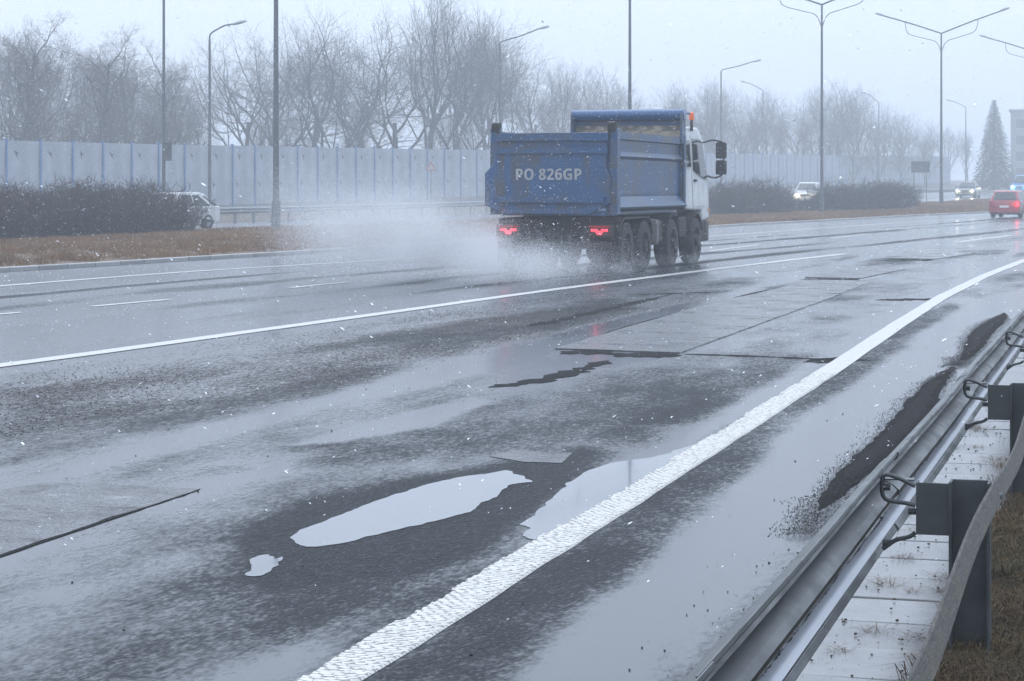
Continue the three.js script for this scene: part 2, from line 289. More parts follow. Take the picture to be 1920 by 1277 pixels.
{ // thick profiled edge line: rows of scallops, crumbling left edge
  const cp = (t) => { let k = 0; while (k < lineA.length - 2 && lineA[k + 1][0] < t) k++; const a = lineA[k], b = lineA[k + 1]; return mix(a[1], b[1], smooth(0, 1, (t - a[0]) / (b[0] - a[0])) * 0.3 + 0.7 * (t - a[0]) / (b[0] - a[0])); };
  const strip = (t0, t1, nu, nv, relief) => grid(nu, nv, (u, v) => {
    const t = mix(t0, t1, v), w = 0.225 + (fbm(t * 1.4, 3, 3) - 0.5) * 0.03, chew = relief ? (hash(Math.floor(t / 0.036), 5) - 0.5) * 0.022 + (fbm(t * 2.2, 91, 3) > 0.60 ? 0.02 : 0) : 0;
    const l = -w / 2 + chew, s = mix(l, w / 2 + (fbm(t * 2, 47, 2) - 0.5) * 0.016, u), p = cp(t) + s - 0.006;
    let h = 0.0065;
    if (relief) {
      const ry = t / 0.036, row = Math.floor(ry), fx = p / 0.055 + (row % 2) * 0.5 + (hash(row, 3) - 0.5) * 0.3, a = ry - row - 0.5, b = fx - Math.floor(fx) - 0.5, k = hash(row, Math.floor(fx) + 400);
      h += 0.0055 * Math.max(0, 1 - 3.4 * a * a - 2.6 * b * b) * (0.7 + 0.6 * k);
      if (u < 0.001 || u > 0.999) h = 0.002;
    }
    return tp(t, p, h);
  }, (u, v, q) => { const t = mix(t0, t1, v); return relief ? [(cp(t) + (u - 0.5) * 0.24) / 0.44, t / 0.576] : [u * 0.24, t]; });
  const A = thing('edge_line', 'thick white profiled edge line curving to the right', 'road marking'); A.userData.kind = 'structure'; delete A.userData.category;
  mesh('ribbed_stripe', strip(4.5, 20, 26, 1700, true), blobMat, A);
  mesh('stripe', strip(20, 124, 2, 140, false), paintMat, A);
}
function paintStrip(name, pts, w, label, h = 0.006) {
  const c = new THREE.CatmullRomCurve3(pts.map(([X, Z]) => v3(X, 0, Z)), false, 'centripetal'), n = Math.max(8, Math.round(c.getLength() / 1.2));
  const g = grid(2, n, (u, v) => { const a = c.getPointAt(v), b = c.getTangentAt(v), e = (fbm(v * n * 0.8, u * 9, 3) - 0.5) * 0.035, s = (u - 0.5) * w + (u !== 0.5 ? e : 0); return V(a.x + b.z * s, a.z - b.x * s, h); });
  return structure(mesh(name, g, paintMat), label);
}
paintStrip('lane_line', lineB, 0.26, 'solid white line between the dirt strip and the driving lanes');
const lineE = [[-300, 560], [0, 536.6], [180, 522.5], [365, 509], [540, 498.5], [693, 489], [1000, 467], [1336, 443], [1570, 425.6], [1789, 411.5], [1990, 401]].map((q) => gp(...q));
paintStrip('median_edge_line', lineE, 0.2, 'pale white line along the central reservation');
for (const [a, b] of [[[-110, 599], [40, 586]], [[171, 575], [321, 561.5]], [[543, 540], [653, 529]], [[840, 511], [925, 503]], [[1330, 471], [1423, 459]], [[1560, 447], [1630, 439]]]) paintStrip('lane_dash', [gp(...a), gp((a[0] + b[0]) / 2, (a[1] + b[1]) / 2), gp(...b)], 0.15, 'thin white lane dash between the driving lanes');
for (const [a, b] of [[[1789, 455], [1896, 441.5]], [[1960, 434], [2040, 425]]]) paintStrip('merge_dash', [gp(...a), gp((a[0] + b[0]) / 2, (a[1] + b[1]) / 2), gp(...b)], 0.24, 'white dash where the lanes merge ahead');

// ------------------------------------------------------------------ central reservation and far carriageway
const K = [[-500, 541], [-200, 522], [0, 509], [190, 498], [365, 487], [547, 476.5], [693, 467], [1000, 446], [1336, 426], [1539, 415], [1726, 404.5], [1851, 399], [1990, 394]].map((q) => gp(...q));
const F = [[-500, 478], [-200, 461], [0, 452], [360, 436.5], [700, 424], [1000, 411], [1340, 396.5], [1743, 381.5], [1873, 374.5], [2020, 369]].map((q) => gp(...q));
const curve2 = (q) => new THREE.CatmullRomCurve3(q.map(([X, Z]) => v3(X, 0, Z)), false, 'centripetal');
const cK = curve2(K), cF = curve2(F), LK = cK.getLength(), LF = cF.getLength();
const mound = (u) => 0.06 + 0.06 * Math.sin(Math.PI * clamp(u)) ;
const medianAt = (u, v) => { const a = cK.getPointAt(v), b = cF.getPointAt(v), X = mix(a.x, b.x, u), Z = mix(a.z, b.z, u); return V(X, Z, mound(u)); };
const turfTex = noiseTex(512, 12, 0.55, 1.0, 77); turfTex.repeat.set(0.4, 0.4);
const turfMat = std(lin(0.11, 0.07, 0.04), 0.95, 0, { map: turfTex });
structure(mesh('median_verge', grid(10, 120, medianAt), turfMat), 'brown grassy central reservation between the carriageways');
{ // kerb stones along the near side of the reservation
  const kerb = thing('kerb', 'pale concrete kerb along the brown reservation'); kerb.userData.kind = 'structure';
  const stone = RB(0, -0.04, 0, 0.985, 0.24, 0.16, 0.02), mats = [0.20, 0.23, 0.26].map((x) => std(lin(x, x * 1.01, x * 1.02), 0.35));
  const n = Math.min(260, Math.floor(LK));
  for (let i = 0; i < n; i++) { const a = cK.getPointAt((i + 0.5) / LK), b = cK.getTangentAt((i + 0.5) / LK), m = mesh('kerb_stone', stone, mats[i % 3], kerb); m.position.copy(V(a.x + b.z * 0.09, a.z - b.x * 0.09, 0.01)); m.rotation.y = Math.PI / 2 - Math.atan2(b.x, b.z); }
}
const farRoadTex = noiseTex(512, 6, 0.5, 1.0, 15); farRoadTex.repeat.set(0.12, 0.12);
const farWet = phys(lin(0.06, 0.063, 0.07), 0.25, { map: farRoadTex, ior: 1.42 });
const cG = curve2(F.map(([X, Z], i) => { const a = F[Math.max(0, i - 1)], b = F[Math.min(F.length - 1, i + 1)], dx = b[0] - a[0], dz = b[1] - a[1], l = Math.hypot(dx, dz); return [X - dz / l * 9.5, Z + dx / l * 9.5]; }));
structure(mesh('far_carriageway', grid(4, 100, (u, v) => { const a = cF.getPointAt(v), b = cG.getPointAt(v); return V(mix(a.x, b.x, u), mix(a.z, b.z, u), 0.02); }), farWet), 'wet far carriageway with oncoming traffic');

// grass
function blades(n, spread, hgt, wid, lean) {
  const pos = [], nor = [];
  for (let i = 0; i < n; i++) {
    const a = rr(0, 6.283), r = spread * Math.sqrt(rnd()), x = r * Math.cos(a), z = r * Math.sin(a), h = hgt * rr(0.45, 1), b = rr(0, 6.283), l = lean * rr(0.2, 1) * h, w = wid * rr(0.6, 1.2), dx = Math.cos(b), dz = Math.sin(b), e = rr(0, 6.283), ex = Math.cos(e) * w, ez = Math.sin(e) * w;
    const A = [x - ex, -0.02, z - ez], C = [x + ex, -0.02, z + ez], D = [x - ex * 0.7 + dx * l * 0.4, h * 0.6, z - ez * 0.7 + dz * l * 0.4], E = [x + ex * 0.7 + dx * l * 0.4, h * 0.6, z + ez * 0.7 + dz * l * 0.4], T = [x + dx * l, h * (1 - 0.35 * lean), z + dz * l];
    pos.push(...A, ...C, ...E, ...A, ...E, ...D, ...D, ...E, ...T); for (let k = 0; k < 9; k++) nor.push(0, 1, 0);
  }
  const g = new THREE.BufferGeometry(); g.setAttribute('position', new THREE.Float32BufferAttribute(pos, 3)); g.computeVertexNormals(); return g;
}
function scatter(name, geo, mat, places, label, category, tint) {
  const m = new THREE.InstancedMesh(geo, mat, places.length), M = new THREE.Matrix4(), q = new THREE.Quaternion(), e = new THREE.Euler(), c = new THREE.Color();
  places.forEach(([pos, s, ry, rx = 0, rz = 0, sy = 1], i) => { e.set(rx, ry, rz); q.setFromEuler(e); M.compose(pos, q, v3(s, s * sy, s)); m.setMatrixAt(i, M); if (tint) { tint(c, pos); m.setColorAt(i, c); } });
  m.name = numbered(name); m.castShadow = m.receiveShadow = true; scene.add(m);
  return tag(m, label, category, null, 'stuff');
}
const dryBlade = std(lin(1, 1, 1), 0.9, 0, { side: THREE.DoubleSide });
{
  const tuft = blades(60, 0.32, 0.20, 0.007, 0.9), pl = [];
  for (let i = 0; i < 5200; i++) { const v = Math.pow(rnd(), 1.0), u = rr(0.02, 0.99); const q = medianAt(u, v); pl.push([q, rr(0.7, 1.35), rr(0, 6.28)]); }
  scatter('dry_grass', tuft, dryBlade, pl, 'dry brown grass covering the central reservation', 'grass', (c, q) => { const k = vn(q.x * 0.35 + 20, q.z * 0.35) * 0.7 + 0.3 * rnd(); c.setRGB(mix(0.11, 0.25, k), mix(0.068, 0.140, k), mix(0.036, 0.060, k)); });
}

// ------------------------------------------------------------------ near guardrail, slabs, verge
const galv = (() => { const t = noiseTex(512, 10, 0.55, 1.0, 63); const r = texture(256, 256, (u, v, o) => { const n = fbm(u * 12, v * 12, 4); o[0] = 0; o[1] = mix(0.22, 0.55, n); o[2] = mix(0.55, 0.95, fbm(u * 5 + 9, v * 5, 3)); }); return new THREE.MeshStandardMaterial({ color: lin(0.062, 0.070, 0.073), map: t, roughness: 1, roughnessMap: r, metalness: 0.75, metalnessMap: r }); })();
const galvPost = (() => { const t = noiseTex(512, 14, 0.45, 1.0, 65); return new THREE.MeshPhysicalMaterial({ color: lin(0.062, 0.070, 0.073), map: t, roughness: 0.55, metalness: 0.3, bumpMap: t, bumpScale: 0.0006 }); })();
const postT = [3.95, 7.95, 11.95, 15.95, 19.95, 23.95].map((x) => x - 0.02);
const railTop = 0.70, railP = -0.885;
{
  const rail = thing('guardrail', 'galvanised steel guardrail with dark posts along the shoulder', 'guardrail');
  // beam profile: distance towards the road, height
  const prof = [[0.004, 0.156], [0, 0.146], [0.012, 0.128], [0.064, 0.108], [0.083, 0.09], [0.083, 0.066], [0.064, 0.048], [0.02, 0.026], [0, 0.008], [0, -0.008], [0.02, -0.026], [0.064, -0.048], [0.083, -0.066], [0.083, -0.09], [0.064, -0.108], [0.012, -0.128], [0, -0.146], [0.004, -0.156]];
  const ring = [...prof, ...prof.slice().reverse().map(([d, y]) => [d + 0.0045, y * 1.002])];
  const seg = (t0, t1, off) => {
    const n = 6, pos = [], idx = [], uv = [], m = ring.length;
    for (let k = 0; k <= n; k++) { const t = mix(t0, t1, k / n), sag = -0.004 * Math.sin(t * 1.3) + off * 0.001; ring.forEach(([d, y], i) => { const q = tp(t, railP - d - off * 0.006, railTop - 0.156 + y + sag); pos.push(q.x, q.y, q.z); uv.push(t * 0.5, (i < m / 2 ? i : m - i) * 0.03); }); }
    for (let k = 0; k < n; k++) for (let i = 0; i < m; i++) { const a = k * m + i, b = k * m + (i + 1) % m, c = a + m, d = b + m; idx.push(a, c, b, b, c, d); }
    for (const [k, f] of [[0, 1], [n, 0]]) for (let i = 0; i < m / 2 - 1; i++) { const a = k * m + i, b = a + 1, c = k * m + m - 1 - i, d = c - 1; if (f) idx.push(a, b, c, b, d, c); else idx.push(a, c, b, b, c, d); }
    const g = new THREE.BufferGeometry(); g.setAttribute('position', new THREE.Float32BufferAttribute(pos, 3)); g.setAttribute('uv', new THREE.Float32BufferAttribute(uv, 2)); g.setIndex(idx);
    const q = g.toNonIndexed(); q.computeVertexNormals(); return q;
  };
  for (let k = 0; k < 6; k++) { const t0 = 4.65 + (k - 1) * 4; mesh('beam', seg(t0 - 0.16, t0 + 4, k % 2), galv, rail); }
  // wet slush lying in the lower fold of the beam
  const slushMat = phys(lin(0.34, 0.365, 0.41), 0.3);
  for (let k = 0; k < 5; k++) mesh('slush', grid(3, 260, (u, v) => { const t = mix(3.2 + k * 4, 7.2 + k * 4, v), e = 0.010 * (hash(Math.floor(t * 60), 4) - 0.5) + 0.02 * (fbm(t * 3, 5, 3) - 0.5), f = mix(0.02, 0.74 + e * 9, u), d = mix(0.020, 0.0805, f), y = mix(-0.124, -0.0945, f); return tp(t, railP - d + 0.002, railTop - 0.156 + y + 0.0045 + 0.004 * Math.sin(u * 3.14)); }), slushMat, rail);
  // pieces of one post, in the road's axes: x = p, y = up, z = -t, turned by -TH
  const place = (g, t, p) => { const q = tp(t, p); return g.rotateY(-TH).translate(q.x, 0, q.z); };
  const channel = (w, d, th, h) => { const s = [[-w / 2, d / 2], [-w / 2, -d / 2], [w / 2, -d / 2], [w / 2, d / 2], [w / 2 - th, d / 2], [w / 2 - th, -d / 2 + th], [-w / 2 + th, -d / 2 + th], [-w / 2 + th, d / 2]]; return new THREE.ExtrudeGeometry(new THREE.Shape(s.map(([a, b]) => new THREE.Vector2(a, b))), { depth: h, bevelEnabled: true, bevelThickness: 0.002, bevelSize: 0.002, bevelSegments: 1 }).rotateX(-Math.PI / 2); };
  for (const t of postT) {
    // the closed web of each channel faces back along the road
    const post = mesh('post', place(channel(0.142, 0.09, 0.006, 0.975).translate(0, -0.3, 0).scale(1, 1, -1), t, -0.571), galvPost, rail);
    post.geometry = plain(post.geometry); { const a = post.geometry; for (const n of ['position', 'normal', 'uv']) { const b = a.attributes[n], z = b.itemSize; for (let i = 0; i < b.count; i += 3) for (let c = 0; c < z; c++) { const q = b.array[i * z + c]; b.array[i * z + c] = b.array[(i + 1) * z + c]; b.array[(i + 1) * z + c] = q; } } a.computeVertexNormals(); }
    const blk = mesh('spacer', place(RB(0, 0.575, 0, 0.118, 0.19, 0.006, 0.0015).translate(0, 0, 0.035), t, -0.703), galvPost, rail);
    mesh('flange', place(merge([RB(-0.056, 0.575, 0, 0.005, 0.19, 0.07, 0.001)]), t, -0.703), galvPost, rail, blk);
    // bent strap bracket that carries the beam
    const loop = (pts) => tube(pts, 0.008, 26, 8);
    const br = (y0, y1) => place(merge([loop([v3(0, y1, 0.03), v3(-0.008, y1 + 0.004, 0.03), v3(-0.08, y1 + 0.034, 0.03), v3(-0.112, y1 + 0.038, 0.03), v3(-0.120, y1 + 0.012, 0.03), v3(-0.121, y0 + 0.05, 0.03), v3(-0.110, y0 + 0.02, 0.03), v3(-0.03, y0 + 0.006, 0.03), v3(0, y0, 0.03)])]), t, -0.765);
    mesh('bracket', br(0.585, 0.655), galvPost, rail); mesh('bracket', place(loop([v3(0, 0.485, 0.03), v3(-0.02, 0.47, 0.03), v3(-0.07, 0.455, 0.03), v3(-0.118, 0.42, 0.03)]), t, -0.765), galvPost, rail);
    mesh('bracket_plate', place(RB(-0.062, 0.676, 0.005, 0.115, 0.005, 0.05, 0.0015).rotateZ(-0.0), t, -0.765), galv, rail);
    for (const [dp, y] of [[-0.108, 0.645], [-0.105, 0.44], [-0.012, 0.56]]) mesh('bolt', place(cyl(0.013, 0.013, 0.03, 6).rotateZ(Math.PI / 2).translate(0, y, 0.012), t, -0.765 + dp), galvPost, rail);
  }
}
{ // flat steel strap bolted to the back of the posts
  const strap = thing('rear_strap', 'mottled flat steel strap bolted behind the guardrail posts', 'steel strap');
  const n = 120, H = 0.066, pos = (v, y, s) => { const t = mix(3.2, 26, v), d = Math.sin(t * 1.57 + 0.4), q = tp(t, -0.478 + 0.011 * d + s - y * 0.5, 0.625 + 0.016 * Math.sin(t * 1.57 + 1.9) + y); return q; };
  const ringN = [[-H / 2, 0], [-H / 2 + 0.006, 0.004], [H / 2 - 0.006, 0.004], [H / 2, 0], [H / 2 - 0.004, -0.003], [-H / 2 + 0.004, -0.003]];
  const P = [], idx = [], uv = [];
  for (let k = 0; k <= n; k++) ringN.forEach(([y, s], i) => { const q = pos(k / n, y, s); P.push(q.x, q.y, q.z); uv.push(k / n * 22, y * 4); });
  for (let k = 0; k < n; k++) for (let i = 0; i < 6; i++) { const a = k * 6 + i, b = k * 6 + (i + 1) % 6, c = a + 6, d = b + 6; idx.push(a, b, c, b, d, c); }
  const g = new THREE.BufferGeometry(); g.setAttribute('position', new THREE.Float32BufferAttribute(P, 3)); g.setAttribute('uv', new THREE.Float32BufferAttribute(uv, 2)); g.setIndex(idx); const q = g.toNonIndexed(); q.computeVertexNormals();
  const spots = texture(512, 512, (u, v, o) => { const k = 0.5 + 0.5 * fbm(u * 30, v * 60, 4), w = vn(u * 160, v * 160) > 0.86 ? 0.35 : 0, b = fbm(u * 9 + 4, v * 20, 3); o[0] = toS(0.085 * k * k + w * 0.5 + 0.03 * b * b); o[1] = toS(0.085 * k * k + w * 0.5 + 0.02 * b * b); o[2] = toS(0.082 * k * k + w * 0.5); }, true);
  mesh('band', q, new THREE.MeshPhysicalMaterial({ map: spots, roughness: 0.65, specularIntensity: 0.5 }), strap);
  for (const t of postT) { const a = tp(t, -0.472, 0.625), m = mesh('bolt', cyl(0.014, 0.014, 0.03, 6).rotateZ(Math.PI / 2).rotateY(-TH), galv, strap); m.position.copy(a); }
}
{ // concrete gutter slabs below the rail
  const gutter = thing('gutter', 'wet pale concrete gutter slabs under the guardrail'); gutter.userData.kind = 'structure';
  const tx = noiseTex(256, 8, 0.6, 1.0, 29), mats = [0.14, 0.165, 0.19].map((x) => phys(lin(x, x * 1.02, x * 1.05), 0.24, { map: tx, bumpMap: tx, bumpScale: 0.0012, ior: 1.45 }));
  const slab = RB(0, -0.02, 0, 0.62, 0.1, 0.486, 0.006);
  for (let i = 0; i < 56; i++) { const m = mesh('slab', slab, mats[(i * 7 + (i >> 1)) % 3], gutter), q = tp(3.25 + i * 0.5, -0.965); m.position.set(q.x, rr(-0.004, 0.004), q.z); m.rotation.set(rr(-0.006, 0.006), -TH, rr(-0.006, 0.006)); }
}
const vergeTex = noiseTex(512, 16, 0.45, 1.0, 31); vergeTex.repeat.set(0.7, 0.7);
structure(mesh('verge', grid(16, 60, (u, v) => { const t = mix(1, 60, v), p = mix(-0.655, 7, u); return tp(t, p, -0.01 + 0.05 * fbm(t * 1.7, p * 1.7, 3) + 0.02 * u); }), std(lin(0.035, 0.025, 0.016), 0.95, 0, { map: vergeTex })), 'dark soil verge behind the guardrail');
{
  const tuft = blades(90, 0.10, 0.15, 0.0022, 1.5), pl = [];
  for (let i = 0; i < 2600; i++) { const t = 4.5 + 17 * Math.pow(rnd(), 1.6), p = -0.64 + 2.2 * Math.pow(rnd(), 1.3); if (vn(t * 2.3, p * 2.3 + 9) < 0.2) continue; pl.push([tp(t, p, 0.015), rr(0.6, 1.25), rr(0, 6.28)]); }
  scatter('verge_grass', tuft, dryBlade, pl, 'olive and straw coloured grass behind the guardrail', 'grass', (c, q) => { const k = rnd(), o = vn(q.x * 3, q.z * 3); c.setRGB(mix(0.030, 0.115, k), mix(0.020, 0.068, k) + 0.008 * o, mix(0.008, 0.027, k)); });
  const clump = blades(46, 0.07, 0.16, 0.0016, 2.6), cl = [];
  for (let i = 0; i < 46; i++) { const t = rr(6.6, 16), p = -0.66 - 0.5 * Math.pow(rnd(), 2.5); cl.push([tp(t, p, 0.034), rr(0.5, 1.1), rr(0, 6.28), 0, 0, 0.3]); }
  scatter('straw_litter', clump, dryBlade, cl, 'bits of dry straw lying on the gutter slabs', 'straw', (c) => { const k = rnd(); c.setRGB(mix(0.05, 0.14, k), mix(0.035, 0.10, k), mix(0.02, 0.06, k)); });
}
// grit and gravel
function pebble(k) { const g = new THREE.IcosahedronGeometry(1, 1), a = g.attributes.position; for (let i = 0; i < a.count; i++) { const x = a.getX(i), y = a.getY(i), z = a.getZ(i), s = 0.7 + 0.5 * vn(x * 1.7 + k * 9, y * 1.7 + z * 2.1); a.setXYZ(i, x * s, y * s * 0.7, z * s); } g.computeVertexNormals(); return g; }
const gritMat = phys(lin(1, 1, 1), 0.8, { specularIntensity: 0.5 });
const darkTint = (c) => { const k = rnd() * rnd(); c.setRGB(mix(0.010, 0.07, k), mix(0.010, 0.066, k), mix(0.011, 0.062, k)); };
{
  const bankP = (t) => -1.60 - 0.007 * (t - 11) + 0.03 * Math.sin(t * 0.9), bank = [[11.3, 20.9], [21.7, 30]], pl = [], mats = phys(lin(0.012, 0.0124, 0.0135), 0.95, { bumpMap: mottleFine, bumpScale: 0.03, map: mottleFine, specularIntensity: 0.25 });
  const wid = (t, a, b) => 0.165 * Math.pow(Math.max(0, Math.sin(Math.PI * clamp((t - a) / (b - a)))), 0.6) + 0.09 * (fbm(t * 2.5, 8, 4) - 0.5);
  for (const [a, b] of bank) {
    structure(mesh('grit_bank', grid(14, 90, (u, v) => { const t = mix(a, b, v), w = Math.max(0.004, wid(t, a, b)), s = u * 2 - 1; return tp(t, bankP(t) + s * w * (0.86 + 0.3 * (fbm(t * 6, s > 0 ? 3 : 9, 3) - 0.5)), -0.004 + 0.026 * (1 - s * s) * Math.min(1, 6 * v, 6 * (1 - v)) + 0.006 * (fbm(t * 18, s * 9, 3) - 0.5)); }, (u, v) => [u * 1.5, v * 20]), mats), 'dark bank of wet grit beside the guardrail');
    for (let i = 0; i < 26000; i++) { const t = rr(a - 0.7, b), w = Math.max(0.02, wid(t, a, b)), s = (rnd() + rnd() + rnd() - 1.5) * 1.15; const near = t < a + 0.7 ? 0.10 : 0.015; pl.push([tp(t, bankP(t) + s * (w + near), Math.max(0.002, 0.02 * (1 - s * s))), 0.0011 + 0.0028 * Math.pow(rnd(), 2.5), rr(0, 6.28)]); }
  }
  scatter('loose_grit', pebble(1), gritMat, pl, 'dark loose grit on the bank beside the guardrail', 'grit', darkTint);
  const gl = [];
  for (let i = 0; i < 70000; i++) { const t = rr(9, 34), q = 0.3 + 3.6 * Math.pow(rnd(), 0.8), p = pB(t) + q; if (fbm(t * 0.4, p * 1.2 + 31, 4) + rr(-0.12, 0.12) < 0.5) continue; gl.push([tp(t, p, 0.003), 0.0013 + 0.0055 * Math.pow(rnd(), 6), rr(0, 6.28)]); }
  for (let i = 0; i < 500; i++) gl.push([tp(rr(6, 24), rr(-9, -1.2), 0.003), 0.002 + 0.005 * Math.pow(rnd(), 4), rr(0, 6.28)]);
  for (let i = 0; i < 380; i++) { const t = 6.8 + 3.5 * rnd(); gl.push([tp(t, -1.45 - 0.5 * rnd() * rnd() + 0.2 * rnd(), 0.003), 0.0015 + 0.0035 * Math.pow(rnd(), 3), rr(0, 6.28)]); }
  scatter('road_gravel', pebble(2), gritMat, gl, 'crumbs of asphalt and gravel scattered on the dirt strip', 'gravel', (c) => { const k = rnd() * rnd(); c.setRGB(mix(0.010, 0.08, k), mix(0.010, 0.065, k), mix(0.010, 0.058, k)); });
  const sl = [];
  for (let i = 0; i < 900; i++) sl.push([tp(rr(6, 17), rr(-1.18, -0.66), 0.036), 0.0015 + 0.006 * Math.pow(rnd(), 4), rr(0, 6.28)]);
  scatter('gutter_crumbs', pebble(3), gritMat, sl, 'small dark crumbs lying on the gutter slabs', 'gravel', (c) => { const k = rnd() * rnd(); c.setRGB(mix(0.02, 0.10, k), mix(0.016, 0.07, k), mix(0.013, 0.05, k)); });
}
// ------------------------------------------------------------------ noise barrier
const barrierPath = curve2([[-44, 78], [-27, 112.6], [-6.5, 163], [27, 235], [65.5, 317]]);
const acrylic = phys(lin(0.32, 0.35, 0.40), 0.7, { map: mottle });
const bluePaint = phys(lin(0.06, 0.14, 0.30), 0.4), greyFoot = std(lin(0.22, 0.22, 0.23), 0.85, 0, { map: mottle });
const blackFilm = std(lin(0.02, 0.022, 0.026), 0.7);
{
  const wall = thing('noise_barrier', 'tall pale translucent noise barrier with blue posts behind the far carriageway', 'noise barrier');
  const L = barrierPath.getLength(), step = 3.0, n = Math.floor(L / step), H = 4.2;
  const post = merge([B(0, H / 2 + 0.04, 0.075, 0.17, H + 0.1, 0.012), B(0, H / 2 + 0.04, -0.075, 0.17, H + 0.1, 0.012), B(0, H / 2 + 0.04, 0, 0.014, H + 0.1, 0.138)]);
  const bird = (() => { const s = new THREE.Shape([[-0.30, 0.22], [-0.10, 0.05], [-0.04, 0.16], [0.02, 0.04], [0.30, -0.02], [0.05, -0.07], [0.17, -0.34], [0.05, -0.26], [-0.02, -0.10], [-0.10, -0.20], [-0.08, -0.04]].map(([a, b]) => new THREE.Vector2(a, b))); return new THREE.ExtrudeGeometry(s, { depth: 0.004, bevelEnabled: false }); })();
  for (let i = 0; i <= n; i++) {
    const a = barrierPath.getPointAt(i * step / L), m = mesh('post', post, bluePaint, wall), b = barrierPath.getTangentAt(i * step / L);
    m.position.copy(V(a.x, a.z)); m.rotation.y = Math.PI / 2 - Math.atan2(b.x, b.z);
    if (i === n) break;
    const c = barrierPath.getPointAt(Math.min(1, (i + 1) * step / L)), mid = V((a.x + c.x) / 2, (a.z + c.z) / 2), turn = Math.PI / 2 - Math.atan2(c.x - a.x, c.z - a.z), w = Math.hypot(c.x - a.x, c.z - a.z) - 0.02;
    const pane = mesh('pane', B(0, 2.33, 0, 1, 3.72, 0.03), acrylic, wall); pane.position.copy(mid); pane.rotation.y = turn; pane.scale.set(w, 1, 1);
    const foot = mesh('plinth', B(0, 0.22, 0, 1, 0.48, 0.11), greyFoot, wall); foot.position.copy(mid); foot.rotation.y = turn; foot.scale.set(w, 1, 1);
    if (a.z < 190) for (const [x, y, s] of [[-0.62, 3.55, 0.95], [-0.9, 1.75, 0.8]]) { const k = mesh('bird_silhouette', bird, blackFilm, pane); k.position.set(x * 0.33, y, 0.019); k.scale.set(s / w, s, 1); k.rotation.z = rr(-0.2, 0.2); }
  }
}
// far guardrail at the edge of the far carriageway
{
  const far = thing('far_guardrail', 'long grey guardrail at the foot of the noise barrier', 'guardrail'), m0 = std(lin(0.16, 0.175, 0.19), 0.5, 0.3), L = cG.getLength();
  const sec = [[-0.155, 0], [-0.09, 0.08], [-0.05, 0.07], [0, 0], [0.05, 0.07], [0.09, 0.08], [0.155, 0]];
  mesh('beam', grid(6, 130, (u, v) => { const k = Math.round(u * 6), a = cG.getPointAt(v), b = cG.getTangentAt(v); return V(a.x + b.z * sec[k][1], a.z - b.x * sec[k][1], 0.62 + sec[k][0]); }), std(lin(0.16, 0.175, 0.19), 0.5, 0.3, { side: THREE.DoubleSide }), far);
  const post = merge([B(0, 0.33, 0, 0.1, 0.74, 0.12), B(0, 0.62, 0.05, 0.08, 0.18, 0.1)]);
  for (let s = 25; s < Math.min(L, 150); s += 2) { const a = cG.getPointAt(s / L), b = cG.getTangentAt(s / L), m = mesh('post', post, m0, far); m.position.copy(V(a.x - b.z * 0.12, a.z + b.x * 0.12)); m.rotation.y = Math.PI - Math.atan2(b.x, b.z) + Math.PI / 2; }
}

// ------------------------------------------------------------------ trees and shrubs
function limbs(list, sides) {                        // list of [points, radii] -> one geometry of tapered tubes
  const pos = [], nor = [], idx = [];
  const up = v3(0, 1, 0), q = v3(0, 0, 0), a = v3(0, 0, 0), b = v3(0, 0, 0);
  for (const [pts, rad] of list) {
    const n = pts.length, base = pos.length / 3;
    for (let i = 0; i < n; i++) {
      q.subVectors(pts[Math.min(n - 1, i + 1)], pts[Math.max(0, i - 1)]).normalize();
      a.crossVectors(Math.abs(q.y) > 0.9 ? v3(1, 0, 0) : up, q).normalize(); b.crossVectors(q, a);
      for (let k = 0; k < sides; k++) { const c = Math.cos(k / sides * 6.2832), s = Math.sin(k / sides * 6.2832), nx = a.x * c + b.x * s, ny = a.y * c + b.y * s, nz = a.z * c + b.z * s; pos.push(pts[i].x + nx * rad[i], pts[i].y + ny * rad[i], pts[i].z + nz * rad[i]); nor.push(nx, ny, nz); }
    }
    for (let i = 0; i < n - 1; i++) for (let k = 0; k < sides; k++) { const e = base + i * sides + k, f = base + i * sides + (k + 1) % sides; idx.push(e, f, e + sides, f, f + sides, e + sides); }
  }
  const g = new THREE.BufferGeometry(); g.setAttribute('position', new THREE.Float32BufferAttribute(pos, 3)); g.setAttribute('normal', new THREE.Float32BufferAttribute(nor, 3)); g.setIndex(idx); return g;
}
